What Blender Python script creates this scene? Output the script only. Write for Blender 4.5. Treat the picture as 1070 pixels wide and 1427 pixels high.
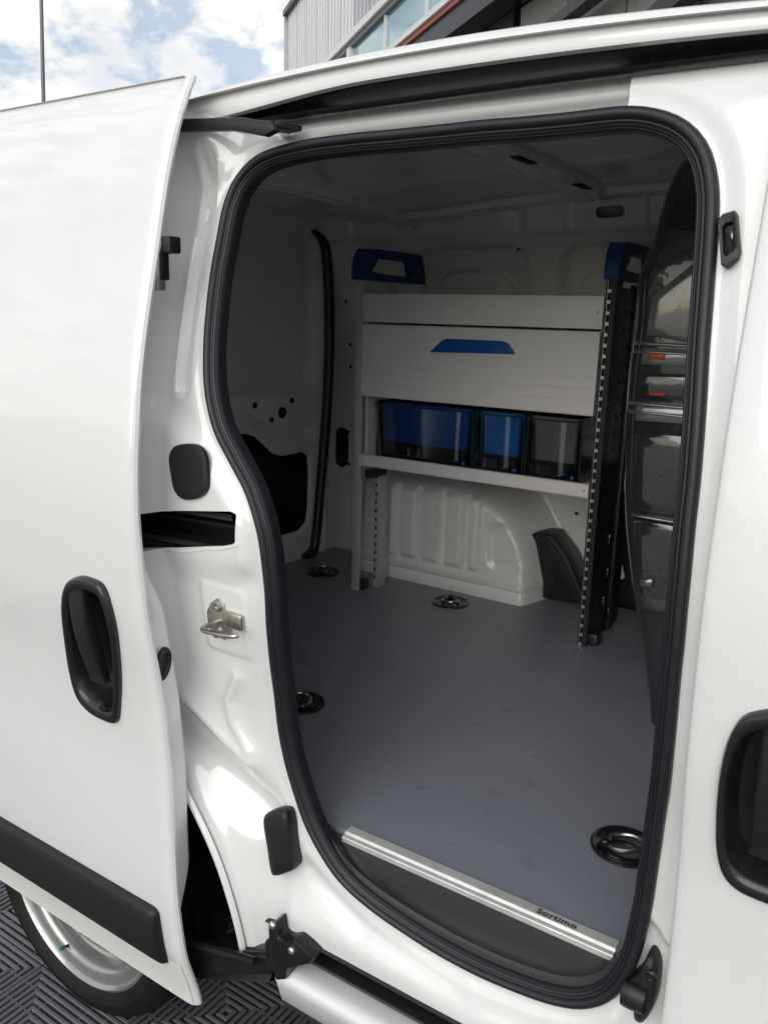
import bpy, bmesh, math, random
import numpy as np
from mathutils import Vector, Matrix

random.seed(4); rng = np.random.default_rng(4)
for o in list(bpy.data.objects): bpy.data.objects.remove(o)
scene = bpy.context.scene
COL = scene.collection

# ------------------------------------------------------------------ camera
cam_data = bpy.data.cameras.new("camera")
cam = bpy.data.objects.new("camera", cam_data); COL.objects.link(cam)
cam_data.sensor_fit = 'VERTICAL'; cam_data.sensor_height = 36.0; cam_data.lens = 29.5165
cam_data.clip_start = 0.02; cam_data.clip_end = 2000
CF, CR, CU = [[-0.5381922, 0.8109709, -0.229511], [0.8297403, 0.5576077, 0.0245907], [-0.1479194, 0.1772, 0.9729954]]
cam.matrix_world = Matrix(((CR[0], CU[0], -CF[0], 0.286), (CR[1], CU[1], -CF[1], -0.924), (CR[2], CU[2], -CF[2], 1.41), (0, 0, 0, 1)))
scene.camera = cam
scene.render.resolution_x = 767; scene.render.resolution_y = 1024

# ------------------------------------------------------------------ sky and sun
SUN_DIR = Vector((0.12, -0.88, 0.47)).normalized()
SUN_EL = math.asin(SUN_DIR.z); SUN_AZ = math.atan2(SUN_DIR.x, SUN_DIR.y)
world = bpy.data.worlds.new("World"); scene.world = world; world.use_nodes = True
wt = world.node_tree; wt.nodes.clear()
def wn(t, **k):
    n = wt.nodes.new(t)
    for a, b in k.items(): setattr(n, a, b)
    return n
sky = wn('ShaderNodeTexSky', sky_type='NISHITA', sun_disc=False, sun_elevation=SUN_EL, sun_rotation=SUN_AZ, air_density=1.0, dust_density=1.2, ozone_density=1.0)
bg_sky = wn('ShaderNodeBackground'); bg_sky.inputs['Strength'].default_value = 0.15
wt.links.new(sky.outputs[0], bg_sky.inputs['Color'])
tc = wn('ShaderNodeTexCoord'); mp = wn('ShaderNodeMapping'); mp.inputs['Scale'].default_value = (1, 1, 1.7)
mp.inputs['Location'].default_value = (0.35, 0.1, 0.0)
wt.links.new(tc.outputs['Generated'], mp.inputs['Vector'])
nz = wn('ShaderNodeTexNoise'); nz.inputs['Scale'].default_value = 15.0; nz.inputs['Detail'].default_value = 7; nz.inputs['Roughness'].default_value = 0.56; nz.inputs['Distortion'].default_value = 0.25
wt.links.new(mp.outputs[0], nz.inputs['Vector'])
cr = wn('ShaderNodeValToRGB'); cr.color_ramp.elements[0].color = (0.32, 0.32, 0.32, 1); cr.color_ramp.elements[0].position = 0.42; cr.color_ramp.elements[1].position = 0.55
wt.links.new(nz.outputs[0], cr.inputs[0])
bg_cl = wn('ShaderNodeBackground'); bg_cl.inputs['Strength'].default_value = 1.1
nz2 = wn('ShaderNodeTexNoise'); nz2.inputs['Scale'].default_value = 9; nz2.inputs['Detail'].default_value = 6
wt.links.new(mp.outputs[0], nz2.inputs['Vector'])
crc = wn('ShaderNodeValToRGB'); crc.color_ramp.elements[0].color = (0.80, 0.83, 0.87, 1); crc.color_ramp.elements[1].color = (1.06, 1.04, 1.0, 1)
crc.color_ramp.elements[0].position = 0.35; crc.color_ramp.elements[1].position = 0.55
wt.links.new(nz2.outputs[0], crc.inputs[0]); wt.links.new(crc.outputs[0], bg_cl.inputs['Color'])
mixw = wn('ShaderNodeMixShader'); outw = wn('ShaderNodeOutputWorld')
wt.links.new(cr.outputs[0], mixw.inputs[0]); wt.links.new(bg_sky.outputs[0], mixw.inputs[1]); wt.links.new(bg_cl.outputs[0], mixw.inputs[2])
wt.links.new(mixw.outputs[0], outw.inputs['Surface'])

sl = bpy.data.lights.new("sun", 'SUN'); sl.energy = 1.5; sl.angle = math.radians(55); sl.color = (1.0, 0.985, 0.955)
sun = bpy.data.objects.new("sun", sl); COL.objects.link(sun)
sun.rotation_euler = (-SUN_DIR).to_track_quat('-Z', 'Y').to_euler()

vs = scene.view_settings; vs.view_transform = 'Standard'; vs.look = 'None'; vs.gamma = 1.0; vs.exposure = -0.08; vs.use_curve_mapping = False
scene.render.engine = 'CYCLES'
scene.cycles.max_bounces = 10; scene.cycles.diffuse_bounces = 6; scene.cycles.transparent_max_bounces = 12
scene.cycles.sample_clamp_indirect = 8.0

# ------------------------------------------------------------------ materials
MATS = {}
def mat(name, color, rough=0.5, metal=0.0, coat=0.0, coat_rough=0.05, spec=0.5, bump=None, var=None, rvar=None, trans=0.0, ior=1.45, smudge=None):
    """Principled material. bump=(scale,strength,dist); var=(scale,amount) colour mottling; rvar=(scale,amount) gloss mottling."""
    m = bpy.data.materials.new(name); m.use_nodes = True; nt = m.node_tree
    b = nt.nodes['Principled BSDF']
    b.inputs['Base Color'].default_value = (*color, 1); b.inputs['Roughness'].default_value = rough; b.inputs['Metallic'].default_value = metal
    b.inputs['Coat Weight'].default_value = coat; b.inputs['Coat Roughness'].default_value = coat_rough
    b.inputs['Specular IOR Level'].default_value = spec; b.inputs['IOR'].default_value = ior
    b.inputs['Transmission Weight'].default_value = trans
    if coat > 0.8: b.inputs['Coat IOR'].default_value = 1.7
    geo = nt.nodes.new('ShaderNodeNewGeometry')
    def noise(scale, detail=4, rough_=0.6, stretch=None):
        n = nt.nodes.new('ShaderNodeTexNoise'); n.inputs['Scale'].default_value = scale; n.inputs['Detail'].default_value = detail; n.inputs['Roughness'].default_value = rough_
        if stretch:
            mm = nt.nodes.new('ShaderNodeMapping'); mm.inputs['Scale'].default_value = stretch
            nt.links.new(geo.outputs['Position'], mm.inputs['Vector']); nt.links.new(mm.outputs[0], n.inputs['Vector'])
        else: nt.links.new(geo.outputs['Position'], n.inputs['Vector'])
        return n
    if var:
        n = noise(var[0], 6, 0.65, var[2] if len(var) > 2 else None)
        mr = nt.nodes.new('ShaderNodeMapRange'); mr.inputs[1].default_value = 0.3; mr.inputs[2].default_value = 0.7
        mr.inputs[3].default_value = 1 - var[1]; mr.inputs[4].default_value = 1 + var[1]
        nt.links.new(n.outputs[0], mr.inputs[0])
        mx = nt.nodes.new('ShaderNodeVectorMath'); mx.operation = 'SCALE'; mx.inputs[0].default_value = color
        nt.links.new(mr.outputs[0], mx.inputs['Scale']); nt.links.new(mx.outputs[0], b.inputs['Base Color'])
    if smudge:
        n = noise(smudge[0], 6, 0.7); mr = nt.nodes.new('ShaderNodeMapRange'); mr.inputs[1].default_value = 0.42; mr.inputs[2].default_value = 0.68
        mr.inputs[3].default_value = coat_rough; mr.inputs[4].default_value = smudge[1]
        nt.links.new(n.outputs[0], mr.inputs[0]); nt.links.new(mr.outputs[0], b.inputs['Coat Roughness'])
    if rvar:
        n = noise(rvar[0], 5, 0.6)
        mr = nt.nodes.new('ShaderNodeMapRange'); mr.inputs[1].default_value = 0.3; mr.inputs[2].default_value = 0.7
        mr.inputs[3].default_value = max(0.02, rough - rvar[1]); mr.inputs[4].default_value = rough + rvar[1]
        nt.links.new(n.outputs[0], mr.inputs[0]); nt.links.new(mr.outputs[0], b.inputs['Roughness'])
    if bump:
        n = noise(bump[0], 3, 0.5, bump[3] if len(bump) > 3 else None)
        bp = nt.nodes.new('ShaderNodeBump'); bp.inputs['Strength'].default_value = bump[1]; bp.inputs['Distance'].default_value = bump[2]
        nt.links.new(n.outputs[0], bp.inputs['Height']); nt.links.new(bp.outputs[0], b.inputs['Normal'])
        if coat: nt.links.new(bp.outputs[0], b.inputs['Coat Normal'])
    MATS[name] = m
    return m
mat('paint', (0.785, 0.792, 0.788), 0.35, coat=1.0, coat_rough=0.012, bump=(45, 0.02, 0.003), var=(60, 0.015), smudge=(9, 0.10))
mat('paint_door', (0.798, 0.805, 0.80), 0.35, coat=1.0, coat_rough=0.02, bump=(9, 0.05, 0.006), var=(60, 0.012), smudge=(5, 0.14))
mat('paint_chip', (0.78, 0.78, 0.75), 0.5, coat=0.3, coat_rough=0.2, bump=(320, 0.5, 0.003), var=(30, 0.02))
mat('paint_inside', (0.80, 0.795, 0.775), 0.34, coat=0.8, coat_rough=0.08, bump=(40, 0.05, 0.004), var=(7, 0.05))
mat('paint_arch', (0.78, 0.76, 0.72), 0.40, coat=0.35, coat_rough=0.15, bump=(30, 0.05, 0.004), var=(14, 0.06))
mat('seal_rubber', (0.015, 0.016, 0.020), 0.42, spec=0.55, bump=(260, 0.12, 0.002), rvar=(6, 0.08))
mat('black_plastic', (0.015, 0.015, 0.017), 0.42, bump=(420, 0.25, 0.0015), rvar=(9, 0.07))
mat('black_trim', (0.032, 0.032, 0.034), 0.55, bump=(500, 0.35, 0.0015), rvar=(7, 0.06))
mat('gloss_black', (0.012, 0.012, 0.014), 0.16, coat=0.4, rvar=(20, 0.05))
mat('dark_cavity', (0.010, 0.010, 0.012), 0.75)
mat('track_black', (0.012, 0.012, 0.014), 0.30, rvar=(15, 0.1))
mat('handle_plastic', (0.016, 0.016, 0.019), 0.24, coat=0.3, coat_rough=0.15, bump=(500, 0.1, 0.001), rvar=(9, 0.06))
mat('rail_gloss', (0.030, 0.030, 0.036), 0.22, metal=0.3, coat=0.5)
mat('mould_plastic', (0.017, 0.017, 0.018), 0.42, spec=0.38, bump=(600, 0.30, 0.0015), rvar=(5, 0.05))
mat('steel', (0.52, 0.50, 0.46), 0.30, metal=1.0, var=(40, 0.15), rvar=(60, 0.1))
mat('zinc', (0.62, 0.62, 0.60), 0.38, metal=0.9, var=(25, 0.1))
mat('silver_rim', (0.40, 0.40, 0.395), 0.27, metal=0.75, coat=0.5, coat_rough=0.1, bump=(30, 0.03, 0.003), var=(18, 0.04), rvar=(25, 0.05))
mat('tyre', (0.009, 0.009, 0.009), 0.55, spec=0.25, bump=(90, 0.15, 0.002), var=(20, 0.2))
mat('aluminium', (0.66, 0.66, 0.65), 0.42, metal=0.45, bump=(30, 0.12, 0.001, (1, 40, 40)), var=(16, 0.16), rvar=(22, 0.12))
mat('rack_grey', (0.78, 0.77, 0.75), 0.42, var=(10, 0.03), bump=(150, 0.06, 0.002))
mat('rack_post', (0.60, 0.59, 0.57), 0.42, metal=0.3, var=(12, 0.05))
mat('rack_dark', (0.028, 0.030, 0.036), 0.40, metal=0.2, rvar=(14, 0.1))
mat('rack_black', (0.018, 0.019, 0.024), 0.35, rvar=(14, 0.1))
mat('blue_plastic', (0.005, 0.085, 0.36), 0.38, bump=(300, 0.15, 0.001))
mat('blue_cap', (0.003, 0.035, 0.155), 0.40, bump=(300, 0.15, 0.001))
mat('blue_light', (0.012, 0.17, 0.52), 0.38)
mat('bin_grey', (0.20, 0.20, 0.205), 0.3, coat=0.4)
mat('smoky_plastic', (0.035, 0.038, 0.045), 0.25, coat=0.4)
mat('reflection_orange', (0.40, 0.075, 0.02), 0.4)  # orange part of the outdoor reflection, as plain colour
mat('valve_green', (0.0, 0.22, 0.10), 0.4)
mat('bulkhead', (0.022, 0.022, 0.025), 0.20, coat=1.0, coat_rough=0.03, bump=(14, 0.06, 0.02))
mat('bulkhead_reflection', (0.20, 0.19, 0.185), 0.18, metal=0.35, coat=1.0, coat_rough=0.05, rvar=(9, 0.06))  # outdoor reflection on the dark gloss, put into a lighter grey
mat('bulkhead_glint', (0.16, 0.16, 0.165), 0.15, metal=0.5, coat=1.0)  # brightest bits of that reflection, also put into the colour
mat('tile_plastic', (0.130, 0.130, 0.142), 0.32, var=(5, 0.18), rvar=(9, 0.1), bump=(200, 0.15, 0.002))
mat('pale_concrete', (0.30, 0.295, 0.28), 0.85, var=(0.35, 0.35), bump=(120, 0.5, 0.01))  # concrete, lightened so the ground bounces more light into the van
mat('cladding', (0.55, 0.55, 0.575), 0.45, metal=0.2, var=(0.6, 0.03))
mat('cladding_dark', (0.38, 0.375, 0.42), 0.45, metal=0.2, var=(0.6, 0.03))
mat('trim_white', (0.66, 0.66, 0.66), 0.4)
mat('trim_rust', (0.30, 0.085, 0.055), 0.5)
mat('facade_dark', (0.012, 0.013, 0.018), 0.3)
mat('facade_grey', (0.17, 0.165, 0.155), 0.6, var=(1.2, 0.08))
mat('facade_glass', (0.36, 0.52, 0.53), 0.04, metal=0.55, spec=0.9)
mat('lettering', (0.035, 0.035, 0.04), 0.5)
mat('pole_grey', (0.16, 0.17, 0.17), 0.4, metal=0.4)
mat('seam', (0.12, 0.12, 0.115), 0.6)

# load floor: grey-blue grained vinyl with scuffs
m = mat('load_floor', (0.225, 0.237, 0.278), 0.31, spec=0.6, bump=(700, 0.35, 0.0012), var=(380, 0.16), rvar=(5, 0.06))
nt = m.node_tree; b = nt.nodes['Principled BSDF']
geo = nt.nodes.new('ShaderNodeNewGeometry')
def scuff(scale, lo, hi, stretch, rot):
    mm = nt.nodes.new('ShaderNodeMapping'); mm.inputs['Scale'].default_value = stretch; mm.inputs['Rotation'].default_value = (0, 0, rot)
    nt.links.new(geo.outputs['Position'], mm.inputs['Vector'])
    n = nt.nodes.new('ShaderNodeTexNoise'); n.inputs['Scale'].default_value = scale; n.inputs['Detail'].default_value = 5; n.inputs['Roughness'].default_value = 0.7
    nt.links.new(mm.outputs[0], n.inputs['Vector'])
    r_ = nt.nodes.new('ShaderNodeMapRange'); r_.inputs[1].default_value = lo; r_.inputs[2].default_value = hi; r_.inputs[3].default_value = 0; r_.inputs[4].default_value = 1
    nt.links.new(n.outputs[0], r_.inputs[0]); return r_
src = b.inputs['Base Color'].links[0].from_socket
s1 = scuff(13, 0.62, 0.74, (1, 1.6, 1), 0.5)
mx = nt.nodes.new('ShaderNodeMix'); mx.data_type = 'RGBA'; mx.inputs[7].default_value = (0.035, 0.034, 0.036, 1)
k1 = nt.nodes.new('ShaderNodeMath'); k1.operation = 'MULTIPLY'; k1.inputs[1].default_value = 0.45
nt.links.new(s1.outputs[0], k1.inputs[0]); nt.links.new(k1.outputs[0], mx.inputs[0]); nt.links.new(src, mx.inputs[6])
s2 = scuff(14, 0.69, 0.76, (0.35, 3.5, 1), 2.3)
mx2 = nt.nodes.new('ShaderNodeMix'); mx2.data_type = 'RGBA'; mx2.inputs[7].default_value = (0.30, 0.30, 0.31, 1)
k2 = nt.nodes.new('ShaderNodeMath'); k2.operation = 'MULTIPLY'; k2.inputs[1].default_value = 0.45
nt.links.new(s2.outputs[0], k2.inputs[0]); nt.links.new(k2.outputs[0], mx2.inputs[0]); nt.links.new(mx.outputs[2], mx2.inputs[6]); nt.links.new(mx2.outputs[2], b.inputs['Base Color'])

# clear smoky plastic for the bin fronts
m = bpy.data.materials.new('clear_plastic'); m.use_nodes = True; nt = m.node_tree; nt.nodes.clear(); MATS['clear_plastic'] = m
tr = nt.nodes.new('ShaderNodeBsdfTransparent'); tr.inputs[0].default_value = (0.82, 0.85, 0.88, 1)
gl = nt.nodes.new('ShaderNodeBsdfGlossy'); gl.inputs['Roughness'].default_value = 0.08; gl.inputs[0].default_value = (0.9, 0.9, 0.9, 1)
fr = nt.nodes.new('ShaderNodeFresnel'); fr.inputs[0].default_value = 1.55
mk = nt.nodes.new('ShaderNodeMath'); mk.operation = 'ADD'; mk.inputs[1].default_value = 0.10; mk.use_clamp = True
mxs = nt.nodes.new('ShaderNodeMixShader'); ou = nt.nodes.new('ShaderNodeOutputMaterial')
nt.links.new(fr.outputs[0], mk.inputs[0]); nt.links.new(mk.outputs[0], mxs.inputs[0]); nt.links.new(tr.outputs[0], mxs.inputs[1]); nt.links.new(gl.outputs[0], mxs.inputs[2]); nt.links.new(mxs.outputs[0], ou.inputs[0])

# ------------------------------------------------------------------ helpers
class MB:
    def __init__(s): s.v = []; s.f = []
    def add(s, vs_, fs):
        n = len(s.v); s.v += [tuple(map(float, p)) for p in vs_]; s.f += [tuple(int(i) + n for i in q) for q in fs]; return s
    def box(s, x0, x1, y0, y1, z0, z1):
        return s.add([(x0,y0,z0),(x1,y0,z0),(x1,y1,z0),(x0,y1,z0),(x0,y0,z1),(x1,y0,z1),(x1,y1,z1),(x0,y1,z1)],
                     [(3,2,1,0),(4,5,6,7),(0,1,5,4),(1,2,6,5),(2,3,7,6),(3,0,4,7)])
    def prism(s, pts, fn, a, b):
        """outline pts (2-D), fn(u,v,w)->3-D, extruded from w=a to w=b"""
        n = len(pts)
        s.add([fn(p[0], p[1], a) for p in pts] + [fn(p[0], p[1], b) for p in pts],
              [tuple(range(n))[::-1], tuple(range(n, 2*n))] + [(i, (i+1) % n, n+(i+1) % n, n+i) for i in range(n)])
        return s
    def grid(s, P, cu=False, cv=False):
        P = np.asarray(P); H, W = P.shape[:2]
        fs = []
        for i in range(H if cu else H-1):
            for j in range(W if cv else W-1):
                i2 = (i+1) % H; j2 = (j+1) % W
                fs.append((i*W+j, i*W+j2, i2*W+j2, i2*W+j))
        return s.add(P.reshape(-1, 3), fs)
    def tube(s, path, r, n=10, closed=False, cap=True):
        path = np.asarray(path, float); N = len(path)
        rr = np.broadcast_to(np.asarray(r, float), (N,))
        T = np.roll(path, -1, 0) - np.roll(path, 1, 0)
        if not closed: T[0] = path[1]-path[0]; T[-1] = path[-1]-path[-2]
        T /= np.linalg.norm(T, axis=1)[:, None]
        up = np.array([0, 0, 1.]) if abs(T[0][2]) < 0.9 else np.array([1., 0, 0])
        rows = []; A = np.cross(T[0], up); A /= np.linalg.norm(A)
        for i in range(N):
            A = A - T[i]*(A@T[i]); A /= np.linalg.norm(A); B = np.cross(T[i], A)
            a = np.arange(n)*2*math.pi/n
            rows.append(path[i] + rr[i]*(np.cos(a)[:, None]*A + np.sin(a)[:, None]*B))
        n0 = len(s.v); s.grid(np.array(rows), cu=closed, cv=True)
        if cap and not closed:
            s.f.append(tuple(n0+i for i in range(n))[::-1]); s.f.append(tuple(n0+(N-1)*n+i for i in range(n)))
        return s
    def lathe(s, prof, fn, n=32):
        """prof [(r,h)], fn(u,v,h)->3-D"""
        a = np.arange(n)*2*math.pi/n
        P = np.array([[fn(r_*math.cos(t), r_*math.sin(t), h) for t in a] for r_, h in prof])
        return s.grid(P, cv=True)
    def build(s, name, material, parent=None, bevel=0, seg=2, smooth=35, weld=False):
        me = bpy.data.meshes.new(name); me.from_pydata(s.v, [], s.f)
        bm = bmesh.new(); bm.from_mesh(me)
        if weld: bmesh.ops.remove_doubles(bm, verts=bm.verts, dist=1e-5)
        if bevel:
            es = [e for e in bm.edges if len(e.link_faces) == 2 and e.calc_face_angle(0) > math.radians(30)]
            bmesh.ops.bevel(bm, geom=es, offset=bevel, segments=seg, affect='EDGES', profile=0.5, clamp_overlap=True)
        bmesh.ops.recalc_face_normals(bm, faces=bm.faces)
        bm.to_mesh(me); bm.free()
        if smooth:
            me.shade_smooth(); me.set_sharp_from_angle(angle=math.radians(smooth))
        o = bpy.data.objects.new(name, me); COL.objects.link(o)
        me.materials.append(MATS[material])
        if parent is not None: attach(o, parent)
        return o
def attach(o, parent):
    o.parent = parent
    if parent.type == 'EMPTY': o.matrix_parent_inverse = Matrix.Translation(-parent.location)
def empty(name, loc, label, cat, group=None):
    o = bpy.data.objects.new(name, None); COL.objects.link(o); o.location = loc; o.empty_display_size = 0.1
    tag(o, label, cat, group); return o
def tag(o, label=None, cat=None, group=None, kind=None):
    if label: o['label'] = label
    if cat: o['category'] = cat
    if group: o['group'] = group
    if kind: o['kind'] = kind
    return o
def copy_part(o, parent, offset):
    c = o.copy(); COL.objects.link(c)
    if parent is not None: c.parent = parent; c.matrix_parent_inverse = o.matrix_parent_inverse
    c.location = Vector(o.location) + Vector(offset); return c
def catmull(P, n, closed=False):
    P = np.asarray(P, float); N = len(P)
    out = []; segs = N if closed else N-1
    for i in range(segs):
        g = (lambda k: P[k % N]) if closed else (lambda k: P[min(max(k, 0), N-1)])
        p0, p1, p2, p3 = g(i-1), g(i), g(i+1), g(i+2)
        for t in np.arange(n)/n:
            out.append(0.5*((2*p1)+(-p0+p2)*t+(2*p0-5*p1+4*p2-p3)*t*t+(-p0+3*p1-3*p2+p3)*t**3))
    if not closed: out.append(P[-1])
    return np.array(out)
def resample(P, n, closed=False):
    Q = np.vstack([P, P[:1]]) if closed else np.asarray(P)
    L = np.r_[0, np.cumsum(np.linalg.norm(np.diff(Q, axis=0), axis=1))]
    t = np.linspace(0, L[-1], n, endpoint=not closed)
    return np.stack([np.interp(t, L, Q[:, k]) for k in range(Q.shape[1])], 1)
def seg_dist(x, z, poly, closed=False):
    """distance of arrays to polyline"""
    P = np.asarray(poly); d = np.full(x.shape, 1e9)
    rngi = range(len(P) if closed else len(P)-1)
    for i in rngi:
        a = P[i]; b_ = P[(i+1) % len(P)]; ab = b_-a
        t = np.clip(((x-a[0])*ab[0]+(z-a[1])*ab[1])/(ab@ab+1e-12), 0, 1)
        d = np.minimum(d, np.hypot(x-a[0]-t*ab[0], z-a[1]-t*ab[1]))
    return d
def poly_sd(x, z, poly):
    P = np.asarray(poly); ins = np.zeros(x.shape, bool)
    for i in range(len(P)):
        a = P[i]; b_ = P[(i+1) % len(P)]
        c = ((a[1] > z) != (b_[1] > z)) & (x < (b_[0]-a[0])*(z-a[1])/(b_[1]-a[1]+1e-12)+a[0])
        ins ^= c
    d = seg_dist(x, z, P, True)
    return np.where(ins, -d, d)
def rrect(x, z, cx, cz, hx, hz, r_):
    qx = np.abs(x-cx)-hx+r_; qz = np.abs(z-cz)-hz+r_
    return np.hypot(np.maximum(qx, 0), np.maximum(qz, 0))+np.minimum(np.maximum(qx, qz), 0)-r_
def sstep(a, b_, x):
    t = np.clip((x-a)/(b_-a), 0, 1); return t*t*(3-2*t)
def gauss(d, w): return np.exp(-(d/w)**2)
def hfield(us, vs_, sdf, hfun, to3):
    """grid surface with a hole where sdf<0; vertices near the rim are snapped onto it"""
    U, V = np.meshgrid(us, vs_, indexing='ij'); st = us[-1]-us[-2]
    if sdf is not None:
        D = sdf(U, V); e = 1e-4
        gx = (sdf(U+e, V)-sdf(U-e, V))/(2*e); gz = (sdf(U, V+e)-sdf(U, V-e))/(2*e)
        gl_ = np.maximum(np.hypot(gx, gz), 1e-6); near = np.abs(D) < 0.71*st
        U = np.where(near, U-D*gx/gl_, U); V = np.where(near, V-D*gz/gl_, V)
        inside = (D < 0) & ~near
    else: inside = np.zeros(U.shape, bool)
    P = to3(U, V, hfun(U, V)).reshape(-1, 3)
    H, W = U.shape; idx = np.arange(H*W).reshape(H, W); I = inside
    ok = ~(I[:-1, :-1] | I[1:, :-1] | I[1:, 1:] | I[:-1, 1:])
    q = np.stack([idx[:-1, :-1], idx[1:, :-1], idx[1:, 1:], idx[:-1, 1:]], -1)[ok]
    used = np.zeros(H*W, bool); used[q.ravel()] = True; rm = np.cumsum(used)-1
    mb = MB(); mb.v = [tuple(p) for p in P[used]]; mb.f = [tuple(t) for t in rm[q]]
    return mb
ZS = np.array([-0.2, 0.11, 0.25, 0.4, 0.6, 0.735, 0.94, 1.1, 1.27, 1.51, 1.65, 1.745, 1.8]); YS = np.array([0.12, 0.085, 0.05, 0.037, 0.035, 0.026, -0.004, -0.013, 0.0, 0.05, 0.086, 0.125, 0.16])
def _slopes(xs, ys):
    h = np.diff(xs); d = np.diff(ys)/h; m_ = np.zeros(len(xs))
    for i in range(1, len(xs)-1):
        if d[i-1]*d[i] > 0:
            w1 = 2*h[i]+h[i-1]; w2 = h[i]+2*h[i-1]; m_[i] = (w1+w2)/(w1/d[i-1]+w2/d[i])
    m_[0] = d[0]; m_[-1] = d[-1]; return m_
MS = _slopes(ZS, YS)
def yskin(z):
    """outer skin of the van's right side: depth as a function of height"""
    z = np.clip(np.asarray(z, float), ZS[0], ZS[-1]); i = np.clip(np.searchsorted(ZS, z)-1, 0, len(ZS)-2)
    h = ZS[i+1]-ZS[i]; t = (z-ZS[i])/h
    return YS[i]*(2*t**3-3*t**2+1)+h*MS[i]*(t**3-2*t**2+t)+YS[i+1]*(-2*t**3+3*t**2)+h*MS[i+1]*(t**3-t**2)
XYZ = lambda X, Z, Y: np.stack([X, Y, Z], -1)
FLOOR = 0.53; GROUND = -0.140

# ================================================================== ground
g = MB(); g.box(-400, 400, -400, 400, GROUND-0.5, GROUND-0.032)
forecourt = g.build('forecourt', 'pale_concrete', smooth=0); tag(forecourt, kind='structure')
deck = MB().box(-2.95, 1.95, -2.55, 2.35, GROUND-0.031, GROUND-0.024).build('tiled_floor', 'dark_cavity', smooth=0); tag(deck, kind='structure')
# one interlocking vented tile: concentric square ribs, diagonal and cross webs below them
TS = 0.305; tmb = MB()
for k in range(9):
    o_ = TS/2-0.0015-k*0.0168; i_ = o_-0.0098
    if i_ < 0.002: i_ = 0.001
    zt = 0.0; zb = -0.022; c_ = 0.0018
    sq = lambda r_, z: [(-r_, -r_, z), (r_, -r_, z), (r_, r_, z), (-r_, r_, z)]
    rings = [sq(o_, zb), sq(o_, zt-c_), sq(o_-c_, zt), sq(i_+c_ if i_ > 0.004 else i_*0.5, zt), sq(i_, zt-c_), sq(i_, zb)]
    tmb.grid(np.array(rings), cv=True)
for s_ in (-1, 1):
    for a in (0.05, 0.10):
        tmb.box(-TS/2+0.004, TS/2-0.004, s_*a-0.0018, s_*a+0.0018, -0.022, -0.0025)
        tmb.box(s_*a-0.0018, s_*a+0.0018, -TS/2+0.004, TS/2-0.004, -0.0215, -0.003)
tile0 = tmb.build('floor_tile', 'tile_plastic', deck, smooth=0)
TCX, TCY = -0.8675, 0.2205
first = True
for i in range(-6, 10):
    for j in range(-8, 7):
        x = TCX+i*TS; y = TCY+j*TS
        if not (-2.8 < x < 1.8 and -2.4 < y < 2.2): continue
        t = tile0 if first else tile0.copy()
        if not first: COL.objects.link(t)
        first = False
        t.location = (x, y, GROUND+random.uniform(-0.0006, 0.0006))

# ================================================================== van
VAN = empty('cargo_van', (-0.3, 0.85, GROUND), 'white panel van with its side door slid open, shelving and grey load floor inside', 'van')
# ---- aperture line (seal centre), metric X,Z
SEALP = np.array([[-0.7097, 1.5735], [-0.6918, 1.6113], [-0.6517, 1.6382], [-0.5733, 1.6502], [-0.4488, 1.6508], [-0.3086, 1.6487], [-0.1849, 1.6459], [-0.0973, 1.6457], [-0.053, 1.6395], [-0.0172, 1.6238], [0.0091, 1.5968], [0.0252, 1.5564], [0.0325, 1.5029], [0.0406, 1.4167], [0.0516, 1.2913], [0.0571, 1.1782], [0.0596, 1.0582], [0.0588, 0.8951], [0.0521, 0.7609], [0.0461, 0.6447], [0.0372, 0.5656], [0.0183, 0.5064], [-0.017, 0.4667], [-0.0644, 0.4455], [-0.1446, 0.4326], [-0.2447, 0.4318], [-0.354, 0.446], [-0.4423, 0.4763], [-0.5043, 0.534], [-0.5433, 0.611], [-0.5693, 0.7138], [-0.5706, 0.8511], [-0.5667, 0.9801], [-0.5734, 1.0629], [-0.5979, 1.1286], [-0.6382, 1.1805], [-0.6759, 1.2278], [-0.7001, 1.2884], [-0.7112, 1.3555], [-0.7172, 1.4565], [-0.7152, 1.5236]])
AP = resample(catmull(SEALP, 8, True), 260, True)
JO = 0.045                                             # depth of the door rebate behind the outer skin
WC = (-1.066, 0.239)                                      # rear wheel centre
GROOVE = np.array([[-0.7598, 1.6548], [-0.7573, 1.5583], [-0.7606, 1.4791], [-0.7611, 1.3879], [-0.7601, 1.2846]])
RIDGE_A = np.array([[-0.7195, 1.6235], [-0.7258, 1.5458], [-0.7281, 1.4563], [-0.7242, 1.3664], [-0.7219, 1.2986]])
VALLEY = np.array([[-0.8996, 0.6973], [-0.8283, 0.6347], [-0.7459, 0.5913], [-0.666, 0.5562], [-0.6196, 0.5401]])
RIDGE_B = np.array([[-0.7946, 0.7141], [-0.7548, 0.6923], [-0.6989, 0.6589], [-0.6419, 0.6319]])
RIDGE_C = np.array([[-0.6619, 0.7924], [-0.6902, 0.7411], [-0.6825, 0.7005], [-0.6437, 0.6557]])
SLOT = np.array([[-0.9315, 1.0499], [-0.8533, 1.0645], [-0.7449, 1.0835], [-0.6333, 1.0991], [-0.624, 1.0946], [-0.6246, 1.0492], [-0.6328, 1.0429], [-0.8486, 0.9981], [-0.9432, 0.9755]])
SLOT = SLOT
CANT_END = -0.088
def cant_left(z): return -0.665+0.10*np.clip((1.705-z)/0.055, 0, 1)**1.5
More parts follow.
